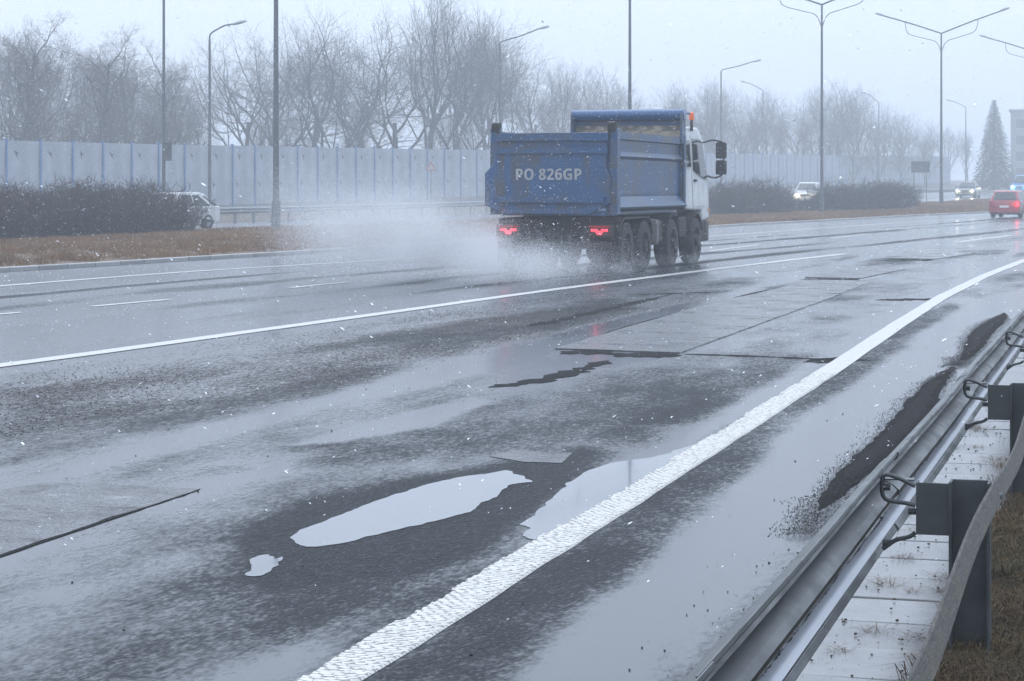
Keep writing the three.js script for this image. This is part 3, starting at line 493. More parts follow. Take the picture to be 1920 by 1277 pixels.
function growTree(o) {                               // leafless tree: recursive branching
  const thick = [], thin = [], rnd3 = (s) => v3(rr(-s, s), rr(-s, s), rr(-s, s));
  (function branch(from, dir, len, rad, depth) {
    const n = depth < 2 ? 6 : depth < 4 ? 4 : 3, pts = [from.clone()], radii = [rad], d = dir.clone(), p = from.clone(), end = rad * (depth === 0 ? 0.55 : 0.5);
    for (let i = 1; i < n; i++) { d.add(rnd3(o.wiggle * (depth === 0 ? 0.35 : 1))).add(v3(0, o.lift * (depth > 0 ? 1 : 0.2), 0)).normalize(); p.addScaledVector(d, len / (n - 1)); pts.push(p.clone()); radii.push(mix(rad, end, i / (n - 1))); }
    (depth < 3 ? thick : thin).push([pts, radii]);
    if (depth >= o.depth) return;
    const kids = o.kids[Math.min(depth, o.kids.length - 1)];
    for (let k = 0; k < kids; k++) {
      const f = depth === 0 ? mix(o.clear, 1, (k + rnd()) / kids) : mix(0.25, 1, (k + rnd() * 0.9) / kids), fi = f * (n - 1), i = Math.min(n - 2, Math.floor(fi)), at = pts[i].clone().lerp(pts[i + 1], fi - i);
      const tang = pts[i + 1].clone().sub(pts[i]).normalize(), az = k * 2.4 + rr(-0.5, 0.5), side = new THREE.Vector3().crossVectors(tang, Math.abs(tang.y) > 0.9 ? v3(1, 0, 0.2) : v3(0, 1, 0)).normalize().applyAxisAngle(tang, az);
      const sp = o.spread * (depth === 0 ? mix(1.15, 0.55, f) : rr(0.8, 1.2)), nd = tang.multiplyScalar(Math.cos(sp)).addScaledVector(side, Math.sin(sp)).normalize();
      const nl = len * (depth === 0 ? o.limb * mix(1.1, 0.62, f) : rr(0.48, 0.72)), nr = Math.max(o.twig, mix(radii[i], radii[i + 1], fi - i) * (depth === 0 ? 0.6 : rr(0.5, 0.7)));
      branch(at, nd, nl, nr, depth + 1);
    }
    if (depth > 0 && depth < o.depth) branch(p, d, len * 0.6, end, depth + 1);
  })(v3(0, -0.15, 0), v3(rr(-0.05, 0.05), 1, rr(-0.05, 0.05)).normalize(), o.height, o.radius, 0);
  return [limbs(thick, 5), limbs(thin, 3)];
}
const barkMat = std(lin(0.032, 0.030, 0.031), 0.9), twigMat = std(lin(0.045, 0.040, 0.040), 0.9), brownTwig = std(lin(0.085, 0.062, 0.048), 0.9);
const kinds = [];
const TREE = [
  { label: 'broad leafless tree with a rounded crown behind the noise barrier', height: 8.5, radius: 0.30, clear: 0.22, limb: 0.85, spread: 0.84, wiggle: 0.27, lift: 0.05, twig: 0.0095, depth: 5, kids: [8, 4, 4, 3, 3] },
  { label: 'tall leafless tree with steep upright limbs behind the noise barrier', height: 11, radius: 0.27, clear: 0.15, limb: 0.6, spread: 0.56, wiggle: 0.22, lift: 0.11, twig: 0.0095, depth: 5, kids: [8, 4, 4, 3, 3] },
  { label: 'narrow ragged leafless tree with clumpy twigs behind the noise barrier', height: 12, radius: 0.2, clear: 0.3, limb: 0.27, spread: 1.0, wiggle: 0.34, lift: 0.02, twig: 0.008, depth: 5, kids: [13, 4, 4, 4, 3] },
  { label: 'forked leafless tree with spreading limbs behind the noise barrier', height: 7, radius: 0.34, clear: 0.35, limb: 1.15, spread: 0.78, wiggle: 0.28, lift: 0.07, twig: 0.0095, depth: 5, kids: [5, 4, 4, 4, 3] },
  { label: 'thin brushy leafless tree in the thicket behind the noise barrier', height: 8, radius: 0.12, clear: 0.08, limb: 0.45, spread: 0.65, wiggle: 0.22, lift: 0.12, twig: 0.008, depth: 4, kids: [12, 6, 5, 4] },
];
TREE.forEach((o, i) => { const [a, b] = growTree(o); a.computeBoundingBox(); b.computeBoundingBox(); kinds.push({ a, b, label: o.label, top: Math.max(a.boundingBox.max.y, b.boundingBox.max.y), twig: i === 2 || i === 4 ? brownTwig : twigMat }); });
const protoTree = {};
function plantTree(kind, x, topY, far, wide = 1, own) {     // a tree whose top shows at that height when seen from the road
  const Z = far < 215 ? far + 11 : far, k = kinds[kind], X = atX(x, Z), h = (350 - topY) * Z / FOCAL + EYE - rise(Z), s = h / k.top, label = own ? own : Z > 230 ? k.label.replace('behind the noise barrier', 'in the far row').replace('in the thicket ', '') : k.label, group = Z > 230 ? 'trees in the far row beyond the bend' : 'bare trees behind the noise barrier';
  if (!protoTree[kind]) { const t = protoTree[kind] = thing('bare_tree', label, 'tree', V(X, Z), rr(0, 6.28), group); mesh('trunk', k.a, barkMat, t); mesh('crown', k.b, k.twig, t); t.scale.set(s * wide, s, s * wide); return; }
  const c = copyOf(protoTree[kind], V(X, Z), rr(0, 6.28), [s * wide, s, s * wide], label); c.userData.group = group;
}
for (const a of [
  [2, 10, 8, 128, 1.2], [1, 48, 25, 134], [2, 100, 65, 146, 1.1], [2, 158, 34, 138, 1.15], [1, 190, 75, 150], [2, 232, 62, 146, 1.2], [0, 265, 130, 160, 0.9], [2, 340, 60, 142, 0.95, 'narrow ragged leafless tree between the equipment pole and the curved street lamp'], [4, 320, 120, 150], [4, 372, 165, 146],
  [0, 455, 60, 158, 1, 'broad leafless tree behind the arm of the curved street lamp'], [0, 505, 20, 162, 1, 'broad rounded leafless tree standing behind the thick dark lamp post'], [0, 590, 0, 156, 1.1], [3, 640, 62, 160], [3, 690, 40, 172], [3, 740, -5, 166, 1.1], [1, 800, -45, 164, 1.1, 'tallest leafless tree rising behind the red warning sign'], [0, 860, -15, 170, 1.15], [1, 915, 15, 176], [1, 945, 40, 185, 1, 'tall leafless tree behind the slanting street lamp beside the truck'], [0, 1000, 85, 196, 1.0], [1, 1050, 100, 204], [0, 1105, 104, 208], [1, 1150, 140, 214, 1, 'leafless tree behind the lamp post that rises from the truck'],
  [1, 22, 40, 150], [1, 150, 90, 158], [1, 245, 110, 165], [4, 60, 150, 132], [4, 130, 165, 134], [4, 205, 165, 138], [4, 285, 175, 142], [4, 540, 190, 156], [4, 670, 170, 162], [4, 830, 190, 172], [4, 890, 170, 178], [4, 1030, 180, 196], [4, 1090, 175, 204], [4, 490, 205, 154],
  [1, 1215, 190, 240], [1, 1262, 150, 256], [0, 1305, 134, 262], [1, 1345, 140, 268, 1.2, 'wide far tree behind the street lamp above the truck cab'], [0, 1395, 150, 272], [1, 1440, 158, 276], [0, 1490, 165, 280], [1, 1535, 148, 276, 1.2, 'wide far tree behind the double lamp post at the hedge gap'], [0, 1572, 138, 272, 1.1], [1, 1615, 152, 282], [0, 1655, 185, 292], [1, 1695, 205, 300], [0, 1735, 215, 306], [1, 1775, 232, 320], [1, 1815, 240, 330, 1, 'small far leafless tree beside the spruce'],
  [4, 1240, 215, 236], [4, 1285, 205, 240], [4, 1330, 200, 244], [4, 1375, 210, 248], [4, 1420, 205, 252], [4, 1465, 215, 256], [4, 1510, 210, 260], [4, 1555, 205, 264], [4, 1600, 212, 268], [4, 1645, 225, 274], [4, 1690, 240, 282], [4, 1735, 248, 292],
]) plantTree(...a);
{ // spruce
  const Z = 262, t = thing('spruce_tree', 'dark conical spruce beyond the end of the noise barrier', 'tree', V(atX(1864, Z), Z)), H = (350 - 186) * Z / FOCAL + EYE - rise(Z);
  mesh('trunk', cyl(0.05, 0.24, H * 0.98, 8).translate(0, H * 0.49, 0), barkMat, t);
  const boughs = [], needles = [];
  for (let y = 0.6; y < H - 0.1; y += 0.22) { const r = 3.0 * Math.pow(1 - y / H, 0.85) + 0.1, n = 8 + Math.floor(r * 4), ph = rr(0, 6); for (let k = 0; k < n; k++) { const a = ph + k / n * 6.283 + rr(-0.2, 0.2), l = r * rr(0.7, 1.1), dx = Math.cos(a), dz = Math.sin(a), pts = [v3(0, y, 0), v3(dx * l * 0.5, y - 0.05 * l, dz * l * 0.5), v3(dx * l, y - 0.28 * l + rr(-0.05, 0.1), dz * l)]; boughs.push([pts, [0.03, 0.02, 0.008]]);
    for (let m = 0; m < 9; m++) { const f = rr(0.2, 1), q = v3(dx * l * f, y - 0.28 * l * f * f, dz * l * f), b = a + (m % 2 ? 1 : -1) * rr(0.5, 1.2), e = rr(0.18, 0.5) * (0.4 + r / 4); needles.push([[q, v3(q.x + Math.cos(b) * e, q.y - e * rr(0.1, 0.7), q.z + Math.sin(b) * e)], [0.05, 0.012]]); } } }
  const crown = mesh('crown', limbs(boughs, 3), std(lin(0.03, 0.045, 0.035), 0.9), t); mesh('needles', limbs(needles, 3), std(lin(0.028, 0.045, 0.036), 0.9), crown);
}
// shrubs of the reservation: dense bare twigs
const shrubKinds = [0, 1, 2].map((i) => {
  const stems = [], twigs = [];
  for (let s = 0; s < 26; s++) {
    const a = rr(0, 6.28), tilt = rr(0.05, 0.75), d = v3(Math.cos(a) * Math.sin(tilt), Math.cos(tilt), Math.sin(a) * Math.sin(tilt)), len = rr(0.9, 1.75), pts = [], rad = [], p = v3(Math.cos(a) * 0.2, -0.05, Math.sin(a) * 0.2);
    for (let k = 0; k < 5; k++) { pts.push(p.clone()); rad.push(mix(0.016, 0.005, k / 4)); d.add(v3(rr(-0.2, 0.2), rr(-0.05, 0.16), rr(-0.2, 0.2))).normalize(); p.addScaledVector(d, len / 4); }
    stems.push([pts, rad]);
    for (let k = 0; k < 24; k++) { const f = rr(0.1, 1) * 3.99, j = Math.floor(f), q = pts[j].clone().lerp(pts[j + 1], f - j), e = v3(rr(-1, 1), rr(-0.25, 1), rr(-1, 1)).normalize(), l = rr(0.18, 0.5), r2 = q.clone().addScaledVector(e, l); twigs.push([[q, r2], [0.0065, 0.003]]); for (let w = 0; w < 3; w++) { const g = q.clone().lerp(r2, rr(0.3, 1)), h = e.clone().add(v3(rr(-0.9, 0.9), rr(-0.5, 0.9), rr(-0.9, 0.9))).normalize(); twigs.push([[g, g.clone().addScaledVector(h, rr(0.1, 0.28))], [0.005, 0.0025]]); } }
  }
  return [limbs(stems, 4), limbs(twigs, 3)];
});
const stemMat = std(lin(0.035, 0.030, 0.032), 0.9), shrubTwig = std(lin(0.046, 0.035, 0.033), 0.9), protoShrub = [];
function plantShrub(X, Z, s, i, label, group, h = 0.1) {
  if (!protoShrub[i]) { const t = protoShrub[i] = thing('bare_shrub', label, 'shrub', V(X, Z, h), rr(0, 6.28), group); mesh('stem', shrubKinds[i][0], stemMat, t); mesh('twigs', shrubKinds[i][1], shrubTwig, t); t.scale.setScalar(s); return; }
  const c = copyOf(protoShrub[i], V(X, Z, h), rr(0, 6.28), s, label); c.userData.group = group;
}
{
  const row = curve2([gp(-180, 468), gp(0, 457), gp(180, 449), gp(352, 440.5)]), L = row.getLength();
  let n = 0;
  for (const off of [0, 1.1, 2.2]) for (let s = 0.3 + off * 0.3; s < L - off * 0.3; s += 1.15) { const a = row.getPointAt(clamp(s / L)), b = row.getTangentAt(clamp(s / L)); plantShrub(a.x - b.z * off + rr(-0.2, 0.2), a.z + b.x * off + rr(-0.2, 0.2), rr(0.74, 1.18), n++ % 3, 'dense dark leafless shrub of the hedge hiding the white car', 'shrubs of the hedge hiding the white car'); }
  for (const [x0, x1, y0, y1] of [[1338, 1480, 409, 404], [1560, 1722, 401, 394]]) {
    const r2 = curve2([gp(x0, y0), gp((x0 + x1) / 2, (y0 + y1) / 2), gp(x1, y1)]), l2 = r2.getLength();
    for (const off of [0, 1.2]) for (let s = 0.2; s < l2; s += 1.2) { const a = r2.getPointAt(s / l2), b = r2.getTangentAt(s / l2); plantShrub(a.x - b.z * off, a.z + b.x * off, rr(0.82, 1.28), n++ % 3, x0 < 1500 ? 'dark leafless shrub of the hedge just past the truck' : 'dark leafless shrub of the hedge between two tall lamp posts', x0 < 1500 ? 'shrubs of the hedge past the truck' : 'shrubs of the hedge between lamp posts'); }
  }
  for (const x of [1497, 1520, 1543]) { const [X, Z] = gp(x, 401); plantShrub(X, Z, 0.62, n++ % 3, 'low leafless shrub in the gap of the hedge', 'low shrubs in the hedge gap'); }
}

// ------------------------------------------------------------------ lamp posts, signs, building
const poleMat = std(lin(0.075, 0.085, 0.095), 0.5, 0.35), headMat = std(lin(0.25, 0.27, 0.29), 0.45, 0.1);
const headShape = () => { const g = new THREE.SphereGeometry(1, 14, 10), a = g.attributes.position; for (let i = 0; i < a.count; i++) { const y = a.getY(i); a.setXYZ(i, a.getX(i) * 0.40, (y < 0 ? y * 0.5 : y) * 0.13, a.getZ(i) * 0.16); } g.computeVertexNormals(); return g; };
function doubleLamp(X, Z, turn, label, r = 0.115) {
  const t = thing('double_lamp_post', label, 'lamp post', V(X, Z, 0.1), turn, 'double lamp posts of the reservation'), H = 12.3;
  mesh('pole', merge([cyl(r * 0.55, r, H, 12).translate(0, H / 2, 0), cyl(r * 1.35, r * 1.35, 1.1, 12).translate(0, 0.55, 0), cyl(r * 2.2, r * 2.2, 0.06, 12).translate(0, 0.03, 0)]), poleMat, t);
  for (const s of [-1, 1]) {
    const arm = mesh('arm', tube([v3(0, H - 0.05, 0), v3(s * 2.2, H + 0.72, 0), v3(s * 4.3, H + 1.38, 0)], 0.05, 12), poleMat, t);
    mesh('brace', tube([v3(s * 0.03, H - 1.35, 0), v3(s * 0.2, H - 0.9, 0), v3(s * 0.42, H - 0.62, 0), v3(s * 1.3, H - 0.35, 0), v3(s * 2.35, H - 0.02, 0), v3(s * 2.55, H + 0.2, 0), v3(s * 2.68, H + 0.86, 0)], 0.026, 40, 6), poleMat, arm);
    const hd = mesh('lamp_head', headShape(), headMat, t); hd.position.set(s * 4.55, H + 1.46, 0); hd.rotation.z = s * 0.3;
  }
}
const across = -0.42;   // arms stand square to the road
doubleLamp(atX(517.5, 80), 80, across, 'thick dark lamp post on the reservation beside the white car', 0.125);
doubleLamp(atX(1181, 100), 100, across, 'lamp post rising behind the dump truck', 0.10);
doubleLamp(atX(1541, 125), 125, across - 0.05, 'double lamp post standing at the hedge gap', 0.105);
doubleLamp(atX(1765, 152), 152, across - 0.08, 'double lamp post at the end of the hedge', 0.11);
doubleLamp(atX(1944, 178), 178, across - 0.1, 'double lamp post beyond the hedge end near the red car', 0.11);
function singleLamp(x, Z, headX, headY, kneeY, label, bend = 0.8) {
  const X = atX(x, Z), g = rise(Z), t = thing('street_lamp', label, 'lamp post', V(X, Z), 0, 'single arm street lamps of the far carriageway'), y1 = (350 - kneeY) * Z / FOCAL + EYE - g, y2 = (350 - headY) * Z / FOCAL + EYE - g, dx = atX(headX, Z) - X, s = Math.sign(dx);
  mesh('pole', cyl(0.06, 0.10, y1, 10).translate(0, y1 / 2, 0), poleMat, t);
  mesh('arm', tube([v3(0, y1 - 0.05, 0), v3(s * 0.04, y1 + 0.25 * bend, 0), v3(s * 0.35 * bend + s * 0.05, y1 + 0.5 * bend, 0), v3(dx * 0.5, mix(y1 + 0.55 * bend, y2, 0.45), 0), v3(dx * 0.9, y2, 0)], 0.045, 26), poleMat, t);
  const hd = mesh('lamp_head', headShape(), headMat, t); hd.position.set(dx, y2 + 0.03, 0); hd.rotation.z = s * 0.25;
}
singleLamp(393, 112, 449, 44, 75, 'street lamp with a curved arm against the bare trees', 1.2);
singleLamp(937, 140, 1020, 53, 82, 'street lamp with a slanting arm left of the truck', 0.3);
singleLamp(1352, 185, 1420, 115, 134, 'street lamp with a slanting arm above the truck cab', 0.3);
singleLamp(1431, 240, 1394, 154, 175, 'faint far street lamp with an arm over the far trees', 1.2);
singleLamp(1648, 265, 1621, 175, 196, 'faint far street lamp between the two double lamp posts', 1.2);
singleLamp(1811, 280, 1780, 189, 206, 'far street lamp beside the spruce', 1.2);
{
  const Z = 95, X = atX(307, Z), t = thing('camera_pole', 'tall thin pole with a dark equipment box above the hedge', 'pole', V(X, Z));
  mesh('pole', cyl(0.05, 0.085, 12.5, 10).translate(0, 6.25, 0), poleMat, t);
  mesh('arm', tube([v3(0, 12.4, 0), v3(0.3, 12.9, 0), v3(1.6, 13.3, 0)], 0.04, 12), poleMat, t);
  const b = mesh('equipment_box', RB(0.17, 3.3, 0, 0.36, 0.78, 0.3, 0.02), std(lin(0.05, 0.055, 0.06), 0.6), t); mesh('hood', RB(0.17, 3.72, 0.02, 0.42, 0.04, 0.36, 0.01), std(lin(0.06, 0.065, 0.07), 0.6), b);
}
{
  const Z = 172, X = atX(1726, Z), y = (350 - 313) * Z / FOCAL + EYE - rise(Z), t = thing('road_sign_board', 'dark rectangular sign board standing before the far noise barrier', 'sign', V(X, Z));
  mesh('board', RB(0, y, 0, 1.5, 0.9, 0.05, 0.01), std(lin(0.055, 0.065, 0.08), 0.6), t);
  for (const s of [-0.5, 0.5]) mesh('post', cyl(0.035, 0.035, y + 0.4, 8).translate(s, (y + 0.4) / 2, -0.07), poleMat, t);
}
{
  const Z = 150, X = atX(808, Z), t = thing('warning_sign', 'faded red triangular warning sign in front of the noise barrier', 'sign', V(X, Z)), y = (350 - 322) * Z / FOCAL + EYE;
  const tri = (r, d, z) => { const s = new THREE.Shape([[0, r], [-r * 0.87, -r * 0.5], [r * 0.87, -r * 0.5]].map(([a, b]) => new THREE.Vector2(a, b))); return new THREE.ExtrudeGeometry(s, { depth: d, bevelEnabled: true, bevelThickness: 0.004, bevelSize: 0.03, bevelSegments: 2 }).translate(0, y, z); };
  const b = mesh('plate', tri(0.4, 0.02, 0), std(lin(0.30, 0.09, 0.085), 0.6), t); mesh('face', tri(0.25, 0.012, 0.018), std(lin(0.36, 0.33, 0.32), 0.5), b);
  mesh('post', cyl(0.035, 0.035, y, 8).translate(0, y / 2, -0.06), poleMat, t);
}
{
  const Z = 335, X = atX(1895, Z), t = thing('block_building', 'grey multi storey building at the edge beyond the spruce', 'building', V(X, Z), -0.25), H = (350 - 209) * Z / FOCAL + EYE - rise(Z);
  mesh('wall', B(9, H / 2, -6, 18, H, 12), std(lin(0.20, 0.205, 0.22), 0.8, 0, { map: mottle }), t); mesh('roof', B(9, H + 0.15, -6, 18.5, 0.3, 12.5), std(lin(0.12, 0.12, 0.13), 0.8), t);
  const gl = phys(lin(0.03, 0.035, 0.045), 0.1);
  for (let r = 0; r < 4; r++) for (let k = 0; k < 6; k++) { const w = mesh('window', B(1.6 + k * 2.9, 1.8 + r * (H - 1.2) / 4, 0.012, 1.5, 1.4, 0.06), gl, t); mesh('sill', B(1.6 + k * 2.9, 1.05 + r * (H - 1.2) / 4, 0.06, 1.7, 0.08, 0.2), std(lin(0.3, 0.3, 0.31), 0.8), w); }
}

// ------------------------------------------------------------------ vehicles (x forward, y up, z to the right)
const rubber = std(lin(0.009, 0.009, 0.010), 0.75), darkGlass = phys(lin(0.02, 0.028, 0.032), 0.06, { ior: 1.5 }), trimBlack = std(lin(0.02, 0.02, 0.022), 0.5), chrome = std(lin(0.14, 0.145, 0.15), 0.45, 0.6);
const redLamp = std(lin(0.4, 0.01, 0.015), 0.3, 0, { emissive: lin(1, 0.035, 0.06), emissiveIntensity: 1.6 }), redDull = std(lin(0.25, 0.012, 0.015), 0.25), warmLamp = std(lin(0.9, 0.88, 0.8), 0.2, 0, { emissive: lin(1, 0.92, 0.74), emissiveIntensity: 3.6 });
const tyre = (r, w) => new THREE.LatheGeometry([[r * 0.56, -w / 2], [r * 0.9, -w / 2], [r * 0.985, -w * 0.42], [r, -w * 0.3], [r, w * 0.3], [r * 0.985, w * 0.42], [r * 0.9, w / 2], [r * 0.56, w / 2]].map(([a, b]) => new THREE.Vector2(a, b)), 28).rotateX(Math.PI / 2);
const rim = (r, w) => merge([new THREE.LatheGeometry([[0.001, -w * 0.18], [r * 0.2, -w * 0.2], [r * 0.22, -w * 0.05], [r * 0.42, w * 0.06], [r * 0.5, w * 0.3], [r * 0.57, w * 0.44]].map(([a, b]) => new THREE.Vector2(a, b)), 24).rotateX(Math.PI / 2), ...[0, 1, 2, 3, 4].map((k) => RB(r * 0.3, 0, w * 0.1, r * 0.34, r * 0.1, w * 0.12, 0.004).rotateZ(k * 1.2566))]);
function lampLight(parent, x, y, z, color, power) { const l = new THREE.PointLight(color, power); l.position.set(x, y, z); l.castShadow = true; parent.add(l); }
function car(o) {
  const c = thing(o.name, o.label, 'car', V(o.X, o.Z, 0.025), o.turn), paint = phys(o.color, 0.28, { clearcoat: 0.6, clearcoatRoughness: 0.15, map: mottle }), W = o.W, L = o.L, R = o.R ?? 0.31, ax = [L * 0.31, -L * 0.30], sill = 0.22, belt = o.belt, nose = o.nose;
  // lower body with wheel arches
  const s = new THREE.Shape(); s.moveTo(-L / 2 + 0.05, sill + 0.1);
  s.lineTo(ax[1] - R * 1.18, sill); s.absarc(ax[1], R * 0.95, R * 1.18, Math.PI + 0.25, -0.25, true); s.lineTo(ax[0] - R * 1.18, sill); s.absarc(ax[0], R * 0.95, R * 1.18, Math.PI + 0.25, -0.25, true);
  s.lineTo(L / 2 - 0.06, sill + 0.06); s.quadraticCurveTo(L / 2, sill + 0.25, L / 2 - 0.02, nose - 0.12); s.quadraticCurveTo(L / 2 - 0.06, nose, L / 2 - 0.35, nose + 0.05); s.lineTo(o.cowl, belt); s.lineTo(-L / 2 + (o.boot ? 0.15 : 0.06), belt + 0.02); s.quadraticCurveTo(-L / 2, belt - 0.1, -L / 2, belt - 0.3); s.lineTo(-L / 2 + 0.02, sill + 0.25); s.closePath();
  const low = new THREE.ExtrudeGeometry(s, { depth: W - 0.16, bevelEnabled: true, bevelThickness: 0.08, bevelSize: 0.05, bevelOffset: -0.05, bevelSegments: 3, curveSegments: 14 }).translate(0, 0, -W / 2 + 0.08);
  mesh('body', low, paint, c);
  // cabin with tumblehome
  const roof = o.roof, taper = (y) => 1 - 0.22 * clamp((y - belt) / (o.H - belt));
  const shaped = (g, k = 1) => { const a = g.attributes.position; for (let i = 0; i < a.count; i++) a.setZ(i, a.getZ(i) * taper(a.getY(i)) * k); g.computeVertexNormals(); return g; };
  const cab = [[o.cowl + 0.02, belt - 0.03], [roof[0], o.H - 0.05], [roof[0] - 0.2, o.H], [roof[1] + 0.25, o.H], [roof[1], o.H - 0.06], [o.tail, belt - 0.03]];
  const shell = mesh('cabin', shaped(extrude(cab, W - 0.1, 0.05, 3)), paint, c);
  const lerp2 = (a, b, t) => [mix(a[0], b[0], t), mix(a[1], b[1], t)];
  const A0 = [o.cowl, belt + 0.02], A1 = [roof[0] - 0.02, o.H - 0.1], C1 = [roof[1] + 0.12, o.H - 0.11], C0 = [o.tail + 0.16, belt + 0.03];
  const win = (q, z) => { const g = new THREE.ExtrudeGeometry(new THREE.Shape(q.map(([x, y]) => new THREE.Vector2(x, y))), { depth: 0.012, bevelEnabled: false }).translate(0, 0, -0.006), a = g.attributes.position; for (let i = 0; i < a.count; i++) a.setZ(i, z * (W / 2 - 0.05) * taper(a.getY(i)) + z * 0.006 + a.getZ(i)); g.computeVertexNormals(); return g; };
  for (const z of [-1, 1]) {
    const m0 = 0.04, split = o.split ?? 0.5, midT = lerp2(A1, C1, split), midB = lerp2(A0, C0, split);
    mesh('side_window', win([[A0[0] - 0.28, A0[1]], [A1[0] - 0.12, A1[1]], [midT[0] + m0, midT[1]], [midB[0] + m0, midB[1]]], z), darkGlass, c);
    mesh('side_window', win([[midB[0] - m0, midB[1]], [midT[0] - m0, midT[1]], [C1[0] + (o.pillar ?? 0.1), C1[1]], [C0[0] + (o.pillar ?? 0.1) + 0.05, C0[1]]], z), darkGlass, c);
    if (o.quarter) mesh('quarter_window', win([[C0[0] + 0.08, C0[1]], [C1[0] + 0.02, C1[1] - 0.02], [C1[0] - 0.14, C1[1] - 0.05], [C0[0] - 0.1, C0[1] + 0.02]], z), darkGlass, c);
    mesh('door_handle', RB(midB[0] - 0.1, belt - 0.12, z * (W / 2 + 0.004), 0.16, 0.03, 0.02, 0.006), trimBlack, c);
    const mir = mesh('mirror', RB(A0[0] - 0.25, belt + 0.07, z * (W / 2 + 0.07), 0.1, 0.13, 0.18, 0.03), paint, c); mesh('mirror_foot', RB(A0[0] - 0.23, belt + 0.02, z * (W / 2 - 0.02), 0.06, 0.04, 0.1, 0.01), trimBlack, mir);
    for (const x of ax) { const wh = mesh('wheel', tyre(R, 0.2), rubber, c); wh.position.set(x, R, z * (W / 2 - 0.1)); wh.rotation.y = z > 0 ? 0 : Math.PI; mesh('rim', rim(R, 0.2), chrome, wh); }
    const hl = mesh('headlight', RB(L / 2 - 0.1, nose - 0.14, z * (W / 2 - 0.24), 0.16, 0.15, 0.30, 0.04), o.lit ? phys(lin(0.5, 0.5, 0.5), 0.1) : phys(lin(0.5, 0.5, 0.5), 0.1), c);
    if (o.lit) { mesh('bulb', new THREE.SphereGeometry(0.085, 12, 10).translate(L / 2 - 0.015, nose - 0.14, z * (W / 2 - 0.24)), warmLamp, hl); lampLight(c, L / 2 + 0.12, nose - 0.14, z * (W / 2 - 0.24), 0xffedc8, 2.5); }
    mesh('tail_light', RB(-L / 2 + 0.03, belt - 0.16, z * (W / 2 - 0.13), 0.09, 0.28, 0.16, 0.03), o.braking && z > 0 ? redLamp : redDull, c);
    if (o.braking && z > 0) lampLight(c, -L / 2 - 0.1, belt - 0.16, z * (W / 2 - 0.13), 0xff1a22, 0.5);
  }
  const pane = (a, b, w0, w1, off) => grid(1, 1, (u, v) => { const x = mix(a[0], b[0], v), y = mix(a[1], b[1], v), w = mix(w0, w1, v); return v3(x + off[0], y + off[1], mix(-w, w, u)); });
  const thick = (g, d) => { const n = g.clone(), a = n.attributes.position; for (let i = 0; i < a.count; i++) a.setX(i, a.getX(i) + d); return merge([g, n]); };
  mesh('windscreen', thick(pane(lerp2(A0, A1, 0.08), lerp2([o.cowl, belt], [roof[0], o.H - 0.05], 0.95), (W / 2 - 0.13) * taper(belt), (W / 2 - 0.15) * taper(o.H), [0.05, 0.012]), -0.01), darkGlass, c);
  mesh('rear_window', thick(pane(lerp2([o.tail, belt], [roof[1], o.H - 0.06], 0.14), lerp2([o.tail, belt], [roof[1], o.H - 0.06], 0.9), (W / 2 - 0.2) * taper(belt), (W / 2 - 0.2) * taper(o.H), [-0.022, 0.01]), 0.01), darkGlass, c);
  mesh('front_bumper', RB(L / 2 - 0.06, sill + 0.17, 0, 0.16, 0.2, W - 0.14, 0.05), o.trim ?? paint, c); const rb = mesh('rear_bumper', RB(-L / 2 + 0.04, sill + 0.2, 0, 0.16, 0.24, W - 0.12, 0.05), o.trim ?? paint, c);
  mesh('number_plate', RB(-L / 2 - 0.012, belt - 0.3, 0, 0.02, 0.12, 0.5, 0.004), std(lin(0.55, 0.57, 0.58), 0.5), c);
  mesh('grille', RB(L / 2 - 0.03, nose - 0.16, 0, 0.06, 0.12, 0.7, 0.02), trimBlack, c); mesh('underbody', RB(0, 0.25, 0, L * 0.86, 0.14, W - 0.34, 0.03), trimBlack, c);
  return c;
}
// heading: 0 faces +x; the road runs 'a' radians to the right of straight away
const away = (a) => Math.PI / 2 - a, towards = (a) => -Math.PI / 2 - a;
car({ name: 'white_hatchback', label: 'white hatchback coming out from behind the hedge', X: atX(324, 84.5), Z: 84.5, turn: towards(0.55), L: 3.9, W: 1.66, H: 1.5, belt: 0.93, nose: 0.72, cowl: 0.85, roof: [0.35, -1.15], tail: -1.84, color: lin(0.56, 0.57, 0.58), quarter: true, R: 0.33, pillar: 0.28 });
car({ name: 'red_hatchback', label: 'small red hatchback driving away with a lit tail lamp', X: atX(1895, 117.5), Z: 117.5, turn: away(0.42), L: 3.6, W: 1.68, H: 1.5, belt: 0.92, nose: 0.74, cowl: 0.9, roof: [0.35, -1.35], tail: -1.72, color: lin(0.30, 0.013, 0.022), braking: true });
car({ name: 'grey_sedan', label: 'grey green car driving towards us with both headlights on', X: atX(1815, 193), Z: 193, turn: towards(0.34), L: 4.4, W: 1.76, H: 1.45, belt: 0.92, nose: 0.76, cowl: 0.9, roof: [0.2, -0.9], tail: -1.75, boot: true, color: lin(0.07, 0.082, 0.078), lit: true });
car({ name: 'white_van', label: 'white car with glowing headlights seen through the hedge gap', X: atX(1516, 163), Z: 163, turn: towards(0.28), L: 4.2, W: 1.78, H: 1.62, belt: 1.0, nose: 0.82, cowl: 1.0, roof: [0.4, -1.6], tail: -2.0, color: lin(0.75, 0.76, 0.78), lit: true });
car({ name: 'blue_van', label: 'bright blue van behind the red car with a headlight on', X: atX(1921, 212), Z: 212, turn: towards(0.46), L: 4.6, W: 1.85, H: 1.95, belt: 1.12, nose: 0.92, cowl: 1.25, roof: [0.75, -2.0], tail: -2.22, color: lin(0.05, 0.22, 0.48), lit: true, trim: trimBlack });

